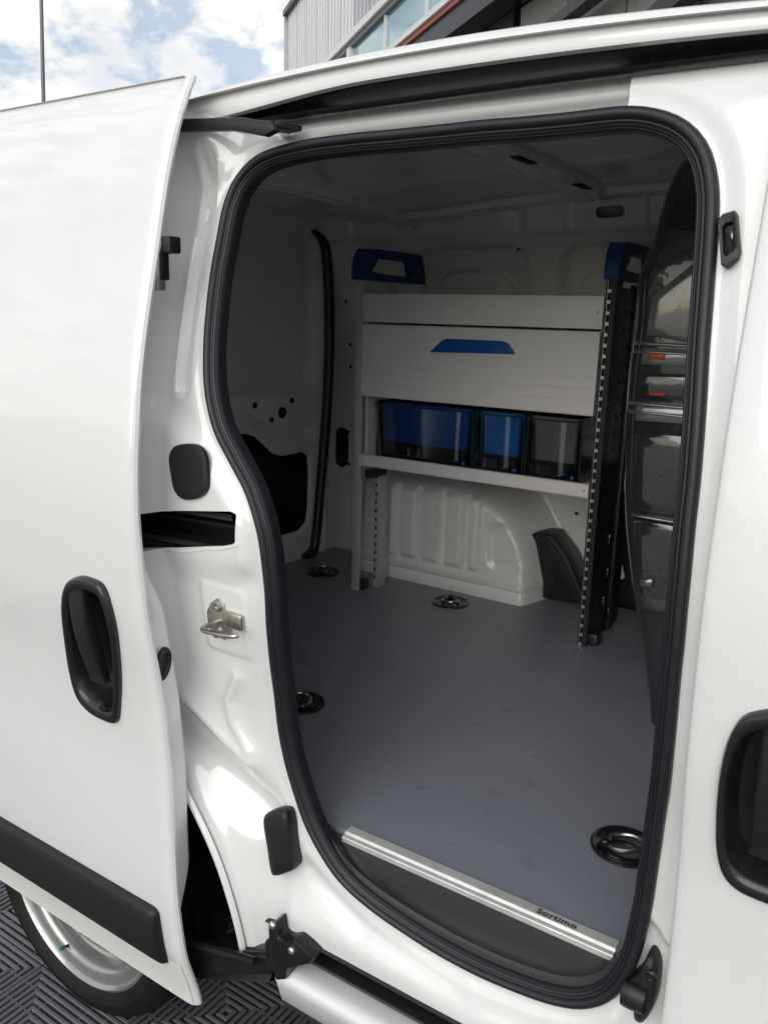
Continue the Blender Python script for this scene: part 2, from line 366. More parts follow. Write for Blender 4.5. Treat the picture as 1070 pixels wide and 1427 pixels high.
def side_off(X, Z):
    d = poly_sd(X, Z, AP)
    off = np.full(X.shape, JO)
    rho = np.hypot(X-WC[0], Z-WC[1])
    # outer quarter panel begins behind the open door
    edge = -0.80+0.0*Z
    off = off*(1-0.9*(1-sstep(edge-0.05, edge+0.015, X))*sstep(0.62, 0.85, Z))
    # channel pressed into the pillar, ridge by the seal
    off += 0.016*sstep(0.0175, 0.0110, seg_dist(X, Z, GROOVE))
    off -= 0.012*np.exp(-np.sqrt(seg_dist(X, Z, RIDGE_A)**2+0.003**2)/0.010)
    # shoulder where the pillar widens below the groove
    off -= 0.012*sstep(1.245, 1.19, Z+0.55*(X+0.75))*sstep(0.95, 1.02, Z)
    # wheel-arch flange, its step, the valley above it and the two pressed ridges
    off = np.where(Z < 0.9, off-0.030*sstep(0.53, 0.44, rho), off)
    off -= 0.008*sstep(0.456, 0.440, rho)
    off += 0.026*gauss(seg_dist(X, Z, VALLEY), 0.036)
    off -= 0.022*np.exp(-np.sqrt(seg_dist(X, Z, RIDGE_B)**2+0.005**2)/0.022)
    off -= 0.013*np.exp(-np.sqrt(seg_dist(X, Z, RIDGE_C)**2+0.004**2)/0.012)
    # striker pad
    pad = rrect(X, Z, -0.672, 0.900, 0.050, 0.062, 0.01)
    off -= 0.0035*sstep(0.006, -0.004, pad)
    off += 0.010*gauss(np.hypot((X+0.600)/1.4, Z-0.985), 0.022)
    # sill: rolled outward towards its lower edge, above the black track
    sill = sstep(-0.60, -0.54, X)*sstep(0.44, 0.36, Z)
    off -= 0.022*sill
    off += 0.010*gauss(seg_dist(X, Z, np.array([[-0.52, 0.46], [-0.40, 0.405], [-0.20, 0.378], [0.03, 0.39]])), 0.022)
    off = JO+(off-JO)*sstep(0.018, 0.055, d)
    # pinch flange by the seal
    off += 0.006*sstep(0.040, 0.020, d)
    # dip by the lower guide on the front pillar
    off += 0.016*sstep(0.0, 0.018, 0.655-0.85*(X-0.035)-Z)*sstep(0.02, 0.05, X)*sstep(0.30, 0.40, Z)*sstep(0.108, 0.085, X)
    # recessed roof rail over the opening
    rec = sstep(-0.004, 0.004, X-cant_left(Z))*sstep(0.003, -0.003, X-CANT_END)*sstep(1.60, 1.625, Z)
    off += rec*(0.030-0.014*sstep(1.668, 1.674, Z))
    # quarter panel top swings out to the roof side
    off *= 1-0.85*sstep(-0.70, -0.76, X)*sstep(1.60, 1.69, Z)
    return off
def side_sd(X, Z):
    d = poly_sd(X, Z, AP)
    d = np.minimum(d, np.hypot(X-WC[0], Z-WC[1])-0.415)
    d = np.minimum(d, poly_sd(X, Z, SLOT))
    return d
xs = np.concatenate([np.arange(-1.66, -0.92, 0.02), np.arange(-0.92, 0.135, 0.005)]); zs = np.arange(0.222, 1.727, 0.005)
mb = hfield(xs, zs, side_sd, lambda X, Z: yskin(Z)+side_off(X, Z), XYZ)
V_ = np.array(mb.v)
keep = []
for q in mb.f:
    c_ = V_[list(q)].mean(0)
    if c_[2] > 1.70 and c_[0] > -0.735: continue
    if c_[2] < 0.332 and c_[0] > -0.60: continue
    keep.append(q)
mb.f = keep
side = mb.build('side_frame', 'paint', VAN, smooth=50)
tag(side, 'white door frame and wheel arch flange around the opening')

# ---- wheel-arch lip and liner
ang = np.radians(np.linspace(-1.5, 200, 72)); lip = MB(); rows = []
for r_, dy in ((0.423, -0.004), (0.420, -0.010), (0.414, -0.012), (0.408, -0.008), (0.405, 0.004), (0.404, 0.03), (0.404, 0.06)):
    row = []
    for a in ang:
        X = WC[0]+r_*math.cos(a); Z = WC[1]+r_*math.sin(a)
        XX = np.array([WC[0]+0.43*math.cos(a)]); ZZ = np.array([max(WC[1]+0.43*math.sin(a), 0.20)])
        row.append((X, float(yskin(ZZ)[0]+side_off(XX, ZZ)[0])+dy, Z))
    rows.append(row)
lip.grid(rows); lip.build('arch_lip', 'paint', VAN, smooth=60)
lin = MB(); lin.grid([[(WC[0]+r_*math.cos(a), y, WC[1]+r_*math.sin(a)) for a in ang] for r_, y in ((0.404, 0.11), (0.400, 0.16), (0.360, 0.24))])
lin.grid([[(WC[0]+r_*math.cos(a), 0.24, WC[1]+r_*math.sin(a)) for a in ang] for r_ in (0.36, 0.01)])
lin.build('arch_liner', 'dark_cavity', VAN)

# ---- rear wheel
WH = (-1.143, 0.170)
wf = lambda u, v, h: (WH[0]+u*1.035, 0.047+h, WH[1]+v*1.035)
tp = [(0.226, 0.012), (0.232, 0.0), (0.240, -0.007), (0.255, -0.014), (0.262, -0.0125), (0.272, -0.011), (0.285, -0.002), (0.293, 0.010), (0.2975, 0.024), (0.2985, 0.045), (0.294, 0.048), (0.294, 0.055), (0.300, 0.057), (0.301, 0.09), (0.295, 0.092), (0.295, 0.099), (0.300, 0.101), (0.299, 0.145), (0.29, 0.17), (0.26, 0.18), (0.228, 0.17)]
wheel = MB().lathe(tp, wf, 96).build('tyre', 'tyre', VAN)
rp = [(0.229, 0.013), (0.233, 0.004), (0.232, -0.002), (0.227, -0.004), (0.222, 0.000), (0.219, 0.008), (0.212, 0.011), (0.203, 0.013), (0.197, 0.019), (0.194, 0.032), (0.190, 0.046), (0.184, 0.050), (0.172, 0.048), (0.160, 0.046), (0.154, 0.038), (0.150, 0.024), (0.140, 0.016), (0.120, 0.012), (0.100, 0.016), (0.088, 0.022), (0.070, 0.020), (0.05, 0.018), (0.0, 0.018)]
rim = MB().lathe(rp, wf, 96).build('rim', 'silver_rim', wheel)
rim.name = 'rim'
for k in range(10):
    a = 2*math.pi*(k+0.3)/10; cx = 0.166*math.cos(a); cz = 0.166*math.sin(a)
    MB().lathe([(0.0, 0.0443), (0.012, 0.0443), (0.0145, 0.046)], lambda u, v, h: wf(cx+u*0.8, cz+v*0.8, h), 14).build('vent_hole', 'dark_cavity', wheel)
va = math.radians(-109.301); vx = 0.205*math.cos(va); vz = 0.205*math.sin(va)
vp = np.array([wf(vx*0.98, vz*0.98, 0.02), wf(vx*0.955, vz*0.955, 0.006)])
MB().tube(vp, 0.0035, 8).build('valve_stem', 'black_plastic', wheel)
MB().tube([vp[1], vp[1]+(vp[1]-vp[0])*0.95], [0.0052, 0.0045], 10).build('valve_cap', 'valve_green', wheel)

# ---- middle door track seen in the slot of the pillar
ts = MB()
x0, x1 = -1.2, -0.62
prof = [(0.052, 1.108), (0.085, 1.108), (0.085, 0.992), (0.052, 0.992)]
ts.grid([[(x, y, z-0.02*(-0.62-x)) for y, z in prof] for x in (x0, x1)])
ts.build('middle_track', 'track_black', VAN, smooth=0)
for zc, yc, hh in ((1.084, 0.050, 0.005), (1.064, 0.066, 0.003), (1.030, 0.044, 0.0045), (1.014, 0.052, 0.006)):
    MB().grid([[(x, yc+a, zc+b_-0.04*(-0.62-x)) for a, b_ in ((-0.012, -hh), (-0.014, 0), (-0.012, hh), (0.03, hh), (0.03, -hh))] for x in (x0, -0.645)], cv=True).build('track_rail', 'rail_gloss', VAN, smooth=30)
br = MB(); br.prism([(-0.612, 1.030), (-0.612, 1.110), (-0.634, 1.110), (-0.636, 1.090), (-0.642, 1.088), (-0.643, 1.066), (-0.636, 1.062), (-0.636, 1.045), (-0.660, 1.034)], lambda u_, v_, w: (u_, w, v_), 0.046, 0.060); br.build('track_end', 'paint', VAN, bevel=0.002)
lipm = MB().tube(np.array([[-0.8596, 0.0278, 0.9928], [-0.7771, 0.0266, 1.0091], [-0.7384, 0.0264, 1.0123], [-0.6983, 0.0256, 1.0246], [-0.6568, 0.0252, 1.0321], [-0.6195, 0.0245, 1.0449]]), 0.0042, 8)
lipm.build('slot_lip', 'paint', VAN)

# ---- rubber plug, striker, buffer
def plate(outline, off, th, name, material, parent, bevel=0.003, seg=3, dome=0.0):
    """slab that follows the side skin; outline = X,Z points"""
    mb_ = MB(); P = np.asarray(outline); n = len(P); c0 = P.mean(0)
    rows = []
    rings = [(1.0, 0.0), (1.0, th-bevel), (0.985, th-bevel*0.3)]
    w = np.max(np.abs(P-c0))
    k = max(0.2, 1-bevel/w*1.2)
    rings += [(k, th), (k*0.8, th+dome*0.5), (k*0.4, th+dome*0.9), (0.02, th+dome)]
    for s_, h in rings:
        Q = c0+(P-c0)*s_
        rows.append([(x, float(yskin(z))+off-h, z) for x, z in Q])
    mb_.grid(np.array(rows), cv=True)
    return mb_.build(name, material, parent, smooth=40)
def ellip(cx, cz, a, b_, n=40, p=2.0, tilt=0.0):
    t = np.arange(n)*2*math.pi/n; c_, s_ = np.cos(t), np.sin(t)
    x = a*np.sign(c_)*np.abs(c_)**(2/p); z = b_*np.sign(s_)*np.abs(s_)**(2/p)
    return np.stack([cx+x*math.cos(tilt)-z*math.sin(tilt), cz+x*math.sin(tilt)+z*math.cos(tilt)], 1)
PLUG = catmull([[-0.7429, 1.195], [-0.7035, 1.198], [-0.6834, 1.1841], [-0.6773, 1.1549], [-0.6784, 1.1292], [-0.6979, 1.1123], [-0.7313, 1.1052], [-0.753, 1.1167], [-0.7614, 1.142], [-0.767, 1.1676], [-0.7609, 1.1849]], 6, True)
plate(PLUG, 0.033, 0.008, 'rubber_plug', 'black_plastic', VAN, bevel=0.006)
st = MB()
SX, SZ = -0.676, 0.902; sy = float(yskin(SZ))+JO-0.005
oct_ = [(-0.030, -0.012), (-0.018, -0.032), (0.010, -0.034), (0.020, -0.020), (0.022, 0.004), (0.012, 0.012), (0.010, 0.032), (-0.006, 0.038), (-0.022, 0.026), (-0.032, 0.008)]
st.prism(oct_, lambda u_, v_, w: (SX+u_, sy-w, SZ+v_), -0.004, 0.004)
strk = st.build('striker', 'steel', VAN, bevel=0.0015)
MB().box(SX+0.010, SX+0.052, sy-0.009, sy+0.002, SZ-0.008, SZ+0.020).build('striker_block', 'steel', strk, bevel=0.004)
MB().tube(catmull([(SX-0.014, sy+0.002, SZ-0.008), (SX-0.015, sy-0.024, SZ-0.010), (SX-0.008, sy-0.034, SZ-0.011), (SX+0.030, sy-0.036, SZ-0.008), (SX+0.058, sy-0.034, SZ-0.005), (SX+0.064, sy-0.028, SZ-0.004)], 5), 0.0048, 10).build('striker_bar', 'steel', strk)
for u_, v_ in ((-0.004, 0.024), (-0.006, -0.024)):
    MB().lathe([(0.0095, 0.0), (0.0095, 0.003), (0.008, 0.006), (0.005, 0.0065), (0.0045, 0.003), (0, 0.003)], lambda a, b_, h: (SX+u_+a, sy-0.004-h, SZ+v_+b_), 16).build('striker_screw', 'steel', strk)
by = 0.036+JO-0.014
bo = catmull([[-0.6048, 0.5466], [-0.5829, 0.5635], [-0.5615, 0.5731], [-0.5504, 0.5635], [-0.5411, 0.5182], [-0.5349, 0.4783], [-0.5382, 0.4641], [-0.5546, 0.4512], [-0.5763, 0.4358], [-0.5897, 0.4373], [-0.599, 0.4872], [-0.6068, 0.5273]], 4, True)
bb = MB(); c0 = bo.mean(0)
bb.grid([[(c0[0]+(x-c0[0])*k+dx, by+0.02-h, c0[1]+(z-c0[1])*k) for x, z in bo] for k, h, dx in ((0.97, 0.004, 0), (1.0, 0.018, 0), (0.98, 0.024, 0.0), (0.93, 0.028, 0.001), (0.85, 0.030, 0.002), (0.4, 0.031, 0.002), (0.02, 0.031, 0.002))], cv=True)
bb.build('rubber_buffer', 'black_plastic', VAN, smooth=40)

# ---- door seal around the opening
def sweep(path3, prof, name, material, parent, closed=True, smooth=40):
    P = np.asarray(path3); N = len(P)
    T = np.roll(P, -1, 0)-np.roll(P, 1, 0)
    if not closed: T[0] = P[1]-P[0]; T[-1] = P[-1]-P[-2]
    T /= np.linalg.norm(T, axis=1)[:, None]
    Bv = np.array([0, -1.0, 0]); Nn = np.cross(T, Bv); Nn /= np.linalg.norm(Nn, axis=1)[:, None]
    cen = P.mean(0)
    if np.sum((P-cen)*Nn) < 0: Nn = -Nn
    rows = [[P[i]+Nn[i]*a+Bv*b_ for a, b_ in prof] for i in range(N)]
    return MB().grid(np.array(rows), cu=closed).build(name, material, parent, smooth=smooth)
sw = np.arange(len(AP))/len(AP)*2*math.pi; cenA = AP.mean(0); rad_ = (AP-cenA)/np.linalg.norm(AP-cenA, axis=1)[:, None]
wob = 0.0004*np.sin(7*sw+1)+0.0003*np.sin(17*sw)+0.00015*np.sin(37*sw+2)
seal3 = np.stack([AP[:, 0]+rad_[:, 0]*wob, yskin(AP[:, 1])+JO+0.004+0.8*np.roll(wob, 9), AP[:, 1]+rad_[:, 1]*wob], 1)
sprof = [(0.0125, -0.006), (0.0130, 0.001), (0.0115, 0.0055), (0.0085, 0.0085), (0.0045, 0.0095), (0.0010, 0.0080), (-0.0008, 0.0050), (-0.0018, 0.0028), (-0.0030, 0.0042), (-0.0048, 0.0040), (-0.0060, 0.0014), (-0.0072, 0.0026), (-0.0090, 0.0020), (-0.0102, -0.0006), (-0.0115, 0.0), (-0.0130, -0.002), (-0.0140, -0.006), (-0.0146, -0.014), (-0.0146, -0.022)]
sweep(seal3, sprof, 'door_seal', 'seal_rubber', VAN, smooth=60)

# ---- step trim between the sill strip and the seal
iL = int(np.argmin(np.hypot(AP[:, 0]--0.4949, AP[:, 1]-0.5238)))
iR = int(np.argmin(np.hypot(AP[:, 0]-0.0311, AP[:, 1]-0.545)))
ids = np.arange(min(iL, iR), max(iL, iR)+1); low = AP[ids]
if low[0, 0] > low[-1, 0]: low = low[::-1]
low = resample(low, 60); N = len(low); rows = []
cx_, cz_ = -0.25, 0.9
for k in range(N):
    t = k/(N-1); xa = -0.505+t*(0.012+0.505); A = np.array([xa, 0.128, 0.521])
    dv = np.array([cx_-low[k, 0], cz_-low[k, 1]]); dv /= np.linalg.norm(dv)
    Bq = np.array([low[k, 0]+dv[0]*0.020, float(yskin(low[k, 1]))+JO+0.012, low[k, 1]+dv[1]*0.020])
    row = []
    for s_, dz, dy in ((0, 0, 0), (0.04, -0.004, 0), (0.09, -0.018, -0.002), (0.16, -0.034, -0.002), (0.26, -0.044, 0), (0.4, -0.047, 0), (0.55, -0.044, 0), (0.68, -0.036, 0), (0.76, -0.022, 0.0), (0.82, -0.008, 0), (0.88, -0.002, 0), (0.94, 0.0, 0), (1.0, 0.0, 0.0), (1.04, -0.02, 0.0)):
        e_ = min(1.0, 4.5*t*1.0+0.02)*min(1.0, 7*(1-t)+0.02)
        p = A+(Bq-A)*s_; p[2] += dz*0.9*e_; p[1] += dy; row.append(p)
    rows.append(row)
MB().grid(np.array(rows)).build('step_trim', 'black_trim', VAN, smooth=50)

# ---- lower track in the sill and sill step
tk = MB()
tk.grid([[(x, y, z) for y, z in ((0.055, 0.337), (0.150, 0.337), (0.150, 0.262), (0.072, 0.262))] for x in (-0.60, 1.2)])
tk.build('lower_track', 'track_black', VAN, smooth=0)
for yc, zc in ((0.095, 0.300), (0.085, 0.276)):
    MB().box(-0.598, 1.2, yc-0.004, yc+0.05, zc-0.004, zc+0.004).build('lower_track_rail', 'rail_gloss', VAN, bevel=0.002)
ss = MB(); sp = [(0.150, 0.262), (0.088, 0.266), (0.060, 0.268), (0.047, 0.265), (0.040, 0.258), (0.038, 0.249), (0.042, 0.236), (0.056, 0.190), (0.064, 0.180), (0.076, 0.176), (0.20, 0.17)]
ss.grid([[(x, y, z) for y, z in sp] for x in np.linspace(-0.560, 1.3, 30)])
ss.build('sill_step', 'paint', VAN, smooth=40)
MB().box(-0.672, 1.3, 0.16, 0.9, 0.12, 0.16).build('underbody', 'dark_cavity', VAN, smooth=0)

# ---- roof, its lip and the upper track
def droop(x): return -0.05*np.clip(((np.asarray(x)+0.38)/0.72)**2, 0, 1)
ry = np.array([0.128, 0.119, 0.117, 0.120, 0.128, 0.140, 0.152, 0.165, 0.19, 0.30, 0.55, 0.87, 1.14, 1.32, 1.44, 1.53, 1.585, 1.61, 1.622, 1.625])
rz = np.array([1.722, 1.724, 1.732, 1.744, 1.758, 1.768, 1.7735, 1.7765, 1.779, 1.786, 1.797, 1.802, 1.800, 1.794, 1.788, 1.780, 1.77, 1.755, 1.735, 1.70])
rx = np.concatenate([np.linspace(-1.66, -0.75, 20), np.linspace(-0.72, 0.3, 40), np.linspace(0.35, 1.3, 14)])
lipw = sstep(1.765, 1.728, rz)*(ry < 0.8)
def lipd(x): return -0.4*droop(x)+0.003-0.013*float(sstep(-0.45, -0.76, np.array(x)))
MB().grid([[(x, y, z+float(droop(x))+float(lipd(x)*w_)) for y, z, w_ in zip(ry, rz, lipw)] for x in rx]).build('roof', 'paint', VAN, smooth=60)
up = [(0.1275, 1.7215), (0.150, 1.727), (0.158, 1.712), (0.152, 1.697), (0.140, 1.693), (0.128, 1.696), (0.126, 1.700), (0.134, 1.703)]
MB().grid([[(x, y, z+float(droop(x))*0.15+float(sstep(1.700, 1.7215, z))*float(0.85*droop(x)+lipd(x))) for y, z in up] for x in np.linspace(-0.735, 1.3, 60)]).build('upper_track', 'track_black', VAN, smooth=50)

# ---- upper roller arm and lower hinge arm of the sliding door (built with the door below)

# ---- front door
FH = catmull([[0.1953, 1.0192], [0.1725, 1.0105], [0.1509, 0.9952], [0.1392, 0.963], [0.1348, 0.9202], [0.1351, 0.8666], [0.1394, 0.8169], [0.1491, 0.7844], [0.1678, 0.7692], [0.1992, 0.766], [0.2255, 0.7669], [0.2422, 0.7816], [0.2519, 0.824], [0.2507, 0.896], [0.2394, 0.9625], [0.2238, 1.008], [0.2124, 1.0194]], 8, True)
DH = catmull([[-0.8906, 0.9661], [-0.856, 0.9692], [-0.8277, 0.9623], [-0.8148, 0.9331], [-0.8106, 0.8814], [-0.8218, 0.8095], [-0.8387, 0.7407], [-0.855, 0.6927], [-0.8877, 0.6852], [-0.931, 0.6907], [-0.9591, 0.7148], [-0.9672, 0.7685], [-0.9569, 0.8445], [-0.9439, 0.9041], [-0.9237, 0.9462]], 8, True)
def shrink(P_, k): return P_.mean(0)+(P_-P_.mean(0))*k
def fd_sd(X, Z): return np.minimum(rrect(X, Z, 0.80, 1.405, 0.46, 0.225, 0.08), poly_sd(X, Z, shrink(FH, 0.93)))
xs = np.concatenate([np.arange(0.108, 1.30, 0.012)]); zs = np.arange(0.19, 1.692, 0.012)
fdm = hfield(xs, zs, fd_sd, lambda X, Z: yskin(Z)+0.003*np.exp(-(X-0.108)/0.008), XYZ)
hem = []
for z in zs:
    y = float(yskin(z)); hem.append([(0.108, y+0.003, z), (0.1005, y+0.0045, z), (0.0955, y+0.008, z), (0.094, y+0.014, z), (0.097, y+0.022, z), (0.12, y+0.032, z)])
fdm.grid(np.array(hem))
FD = fdm.build('front_door', 'paint_door', VAN, smooth=50, weld=True)
gw = MB().grid([[(x, float(yskin(z))+0.018, z) for z in np.linspace(1.15, 1.66, 12)] for x in (0.3, 1.28)]); gw.build('window', 'gloss_black', FD)

# ---- door handles: oval bezel, hollow and pull flap
def handle(parent, pts, off, mirror, name='handle'):
    P = np.asarray(pts); c0 = P.mean(0); n = len(P); sg = -1 if mirror else 1
    Y0 = lambda z: float(yskin(z))+off
    xw = np.ptp(P[:, 0])/2; zh = np.ptp(P[:, 1])/2
    mb_ = MB(); rows = []
    for k, h in ((1.0, -0.006), (1.0, 0.004), (0.985, 0.009), (0.955, 0.012), (0.90, 0.0125), (0.84, 0.010), (0.80, 0.003), (0.77, -0.018), (0.70, -0.035), (0.4, -0.040), (0.02, -0.040)):
        Q = c0+(P-c0)*k
        rows.append([(x, Y0(z)-h, z) for x, z in Q])
    mb_.grid(np.array(rows), cv=True)
    hb = mb_.build(name, 'handle_plastic', parent, smooth=50)
    # pull flap: vertical bar on the side away from the hollow
    zt = c0[1]+zh*0.80; zb = c0[1]-zh*0.50; fl = []
    for k in range(13):
        t = k/12; z = zt+(zb-zt)*t; bow = math.sin(math.pi*t)
        xc = c0[0]+(xw*0.14 if mirror else -xw*(0.22-0.12*t)); wd = xw*(0.44 if mirror else 0.25)
        h0 = 0.008+0.009*bow
        sec = [(-1, -0.010), (-0.98, h0*0.5), (-0.8, h0*0.9), (-0.3, h0), (0.4, h0*0.98), (0.85, h0*0.85), (1.0, h0*0.5), (1.0, -0.010)]
        fl.append([(xc+a*wd, Y0(z)-h, z) for a, h in sec])
    f_ = MB().grid(np.array(fl), cv=True)
    f_.f.append(tuple(range(8))); f_.f.append(tuple(12*8+i for i in range(8))[::-1])
    f_.build('pull_flap', 'mould_plastic', hb, bevel=0.0015, smooth=40)
    if not mirror:
        zl = c0[1]-zh*0.80; xl = c0[0]+sg*xw*0.06
        MB().lathe([(0.009, 0.010), (0.009, 0.0155), (0.0075, 0.0165), (0.0, 0.0165)], lambda u_, v_, h: (xl+u_, Y0(zl+v_)-h+0.004, zl+v_), 18).build('lock_barrel', 'steel', hb) if False else None
        MB().lathe([(0.011, 0.008), (0.011, 0.0135), (0.009, 0.0145), (0.0, 0.0145)], lambda u_, v_, h: (xl+u_, Y0(zl+v_)-h, zl+v_), 18).build('lock_barrel', 'gloss_black', hb)
        MB().lathe([(0.0028, 0.014), (0.0028, 0.0155), (0.0, 0.0155)], lambda u_, v_, h: (xl-0.004+u_, Y0(zl+v_)-h, zl+v_+0.002), 10).build('key_slot', 'steel', hb)
    return hb
handle(FD, FH, 0.0, True, 'front_door_handle')

# ---- catch and lower guide on the front pillar
co = [[0.0444, 1.5196], [0.0486, 1.5264], [0.0601, 1.5298], [0.0639, 1.525], [0.0741, 1.4849], [0.0731, 1.4773], [0.062, 1.4674], [0.0561, 1.4713]]
co = np.array(co); c0 = co.mean(0)
cb = MB(); cb.grid([[(c0[0]+(x-c0[0])*k, float(yskin(z))+JO+0.002-h, c0[1]+(z-c0[1])*k) for x, z in co] for k, h in ((1.0, -0.004), (1.0, 0.008), (0.9, 0.013), (0.62, 0.012), (0.56, 0.006), (0.52, 0.003), (0.02, 0.003))], cv=True)
cb.build('door_catch', 'black_plastic', VAN, smooth=30)
go = catmull([[0.0614, 0.5836], [0.07, 0.5845], [0.077, 0.5711], [0.0789, 0.5411], [0.0762, 0.5095], [0.0688, 0.4843], [0.0618, 0.4744], [0.0536, 0.4769], [0.0502, 0.4928], [0.0413, 0.5021], [0.0359, 0.518], [0.0396, 0.5318], [0.0509, 0.5494], [0.0562, 0.566]], 4, True)
gc = go.mean(0); gb = MB()
gb.grid([[(gc[0]+(x-gc[0])*k, float(yskin(z))+0.054-h, gc[1]+(z-gc[1])*k) for x, z in go] for k, h in ((1.0, -0.012), (1.0, 0.008), (0.95, 0.014), (0.8, 0.018), (0.5, 0.021), (0.02, 0.022))], cv=True)
gd = gb.build('door_guide', 'black_plastic', VAN, smooth=40)
gz = gc[1]-0.004; gx = gc[0]-0.004; gy = float(yskin(gz))+0.04
gm = MB(); gm.grid([[(gx+0.010-d_, gy-0.012+0.013*r_*math.cos(a), gz+0.019*r_*math.sin(a)) for a in np.arange(20)*2*math.pi/20] for d_, r_ in ((-0.004, 0.95), (0.012, 1.0), (0.024, 0.98), (0.027, 0.9), (0.027, 0.62), (0.020, 0.55), (0.014, 0.02))], cv=True)
gm.build('guide_socket', 'black_plastic', gd, smooth=40)
MB().lathe([(0.0085, 0), (0.0085, 0.004), (0.006, 0.005), (0.004, 0.002), (0, 0.002)], lambda u_, v_, h: (gc[0]+0.012+u_, float(yskin(gc[1]))+0.034-h, gc[1]+0.036+v_), 16).build('guide_screw', 'gloss_black', gd)

# ---- sliding door, standing open along the rear quarter
DO = -0.07
DX = -0.745
SDS = []
zt, zb = 1.757, 0.100
zz = np.concatenate([np.linspace(zb, 0.19, 8), np.linspace(0.20, 1.68, 75), np.linspace(1.69, zt, 12)])
xx = np.concatenate([np.array([0.0, 0.004, 0.009, 0.016, 0.026]), np.linspace(0.04, 0.95, 40)])
def door_y(X, Z):
    d = DX-X
    return yskin(Z)+DO+0.0075*np.exp(-d/0.007)+0.008*sstep(1.715, 1.735, Z)*sstep(0.0, 0.02, d)-0.005*gauss(Z-0.56, 0.16)*sstep(0.05, 0.5, d)
gx_ = DX-np.concatenate([np.array([0.0, 0.003, 0.006, 0.010, 0.015]), np.arange(0.022, 0.95, 0.008)])
gz_ = np.concatenate([np.linspace(zb, 0.19, 8), np.arange(0.198, 1.68, 0.008), np.linspace(1.685, zt, 14)])
def door_sd(X, Z): return poly_sd(X, Z, shrink(DH, 0.93))
def hfield2(us, vs_, sdf, hfun, st):
    U_, V_ = np.meshgrid(us, vs_, indexing='ij'); D = sdf(U_, V_); e = 1e-4
    gx = (sdf(U_+e, V_)-sdf(U_-e, V_))/(2*e); gz = (sdf(U_, V_+e)-sdf(U_, V_-e))/(2*e); gl2 = np.maximum(np.hypot(gx, gz), 1e-6)
    near = np.abs(D) < 0.71*st; U_ = np.where(near, U_-D*gx/gl2, U_); V_ = np.where(near, V_-D*gz/gl2, V_); I = (D < 0) & ~near
    P_ = XYZ(U_, V_, hfun(U_, V_)).reshape(-1, 3); H, W_ = U_.shape; idx = np.arange(H*W_).reshape(H, W_)
    ok = ~(I[:-1, :-1] | I[1:, :-1] | I[1:, 1:] | I[:-1, 1:])
    q = np.stack([idx[:-1, :-1], idx[1:, :-1], idx[1:, 1:], idx[:-1, 1:]], -1)[ok]
    m_ = MB(); m_.v = [tuple(p) for p in P_]; m_.f = [tuple(t) for t in q]; return m_
dm = hfield2(gx_, gz_, door_sd, door_y, 0.008)
SD = dm.build('sliding_door', 'paint_door', VAN, smooth=50)
tag(SD, 'white sliding door pushed back along the rear side of the van')
# returned edge (hem) and inner shell of the door
inner = MB(); rows = []
for z in zz:
    y = float(yskin(z))+DO
    th = 0.022+0.030*float(sstep(1.02, 0.90, z))*float(sstep(0.30, 0.42, z)); bt = 1-0.75*float(sstep(0.36, 0.26, z))
    rows.append([(DX, y+0.0075, z), (DX+0.003, y+0.012, z), (DX+0.002, y+0.017, z), (DX-0.006, y+0.0195, z), (DX-0.010, y+0.021, z), (DX-0.009, y+0.021+(th-0.021)*bt, z), (DX-0.016, y+th+0.010*bt-0.01*(1-bt), z), (DX-0.05, y+th+0.016*bt-0.010*(1-bt), z), (DX-0.95, y+th+0.016*bt-0.010*(1-bt), z)])
inner.grid(np.array(rows)); inner.build('inner_shell', 'paint', SD, smooth=45)
eb = MB()
for z in (zb, zt):
    y = float(yskin(z))+DO
    MB().grid([[(DX-d, y+a, z) for a in (0.002, 0.016)] for d in (0.012, 0.95)]).build('door_edge', 'paint', SD, smooth=0)
# stone-chip coating below the moulding
ch = MB(); zc = np.linspace(0.102, 0.215, 16)
ch.grid([[(DX-d, float(yskin(z))+DO-0.0015+0.0075*math.exp(-(d/0.007)), z) for d in np.r_[0.006, 0.012, np.linspace(0.02, 0.95, 20)]] for z in zc])
ch.build('stone_chip_coating', 'paint_chip', SD, smooth=60)
# black rubbing moulding
mo = MB(); rows = []
mz = [0.197, 0.200, 0.212, 0.236, 0.270, 0.300, 0.322, 0.331, 0.333]
mh = [0.000, 0.010, 0.0165, 0.0195, 0.0205, 0.019, 0.0145, 0.008, 0.000]
for d, k, zs_ in ((0.037, 0.0, 0.80), (0.038, 0.55, 0.90), (0.043, 0.85, 0.96), (0.052, 0.98, 1.0), (0.07, 1, 1), (0.5, 1, 1), (0.94, 1, 1)):
    rows.append([(DX-d+0.016*(1-(z-0.197)/0.136)*0.0-0.010*(0.333-z)/0.136*0, float(yskin(0.265+(z-0.265)*zs_))+DO-h*k-0.001, 0.265+(z-0.265)*zs_) for z, h in zip(mz, mh)])
mo.grid(np.array(rows)); mo.build('rubbing_moulding', 'mould_plastic', SD, smooth=50)
handle(SD, DH, DO, False, 'door_handle')
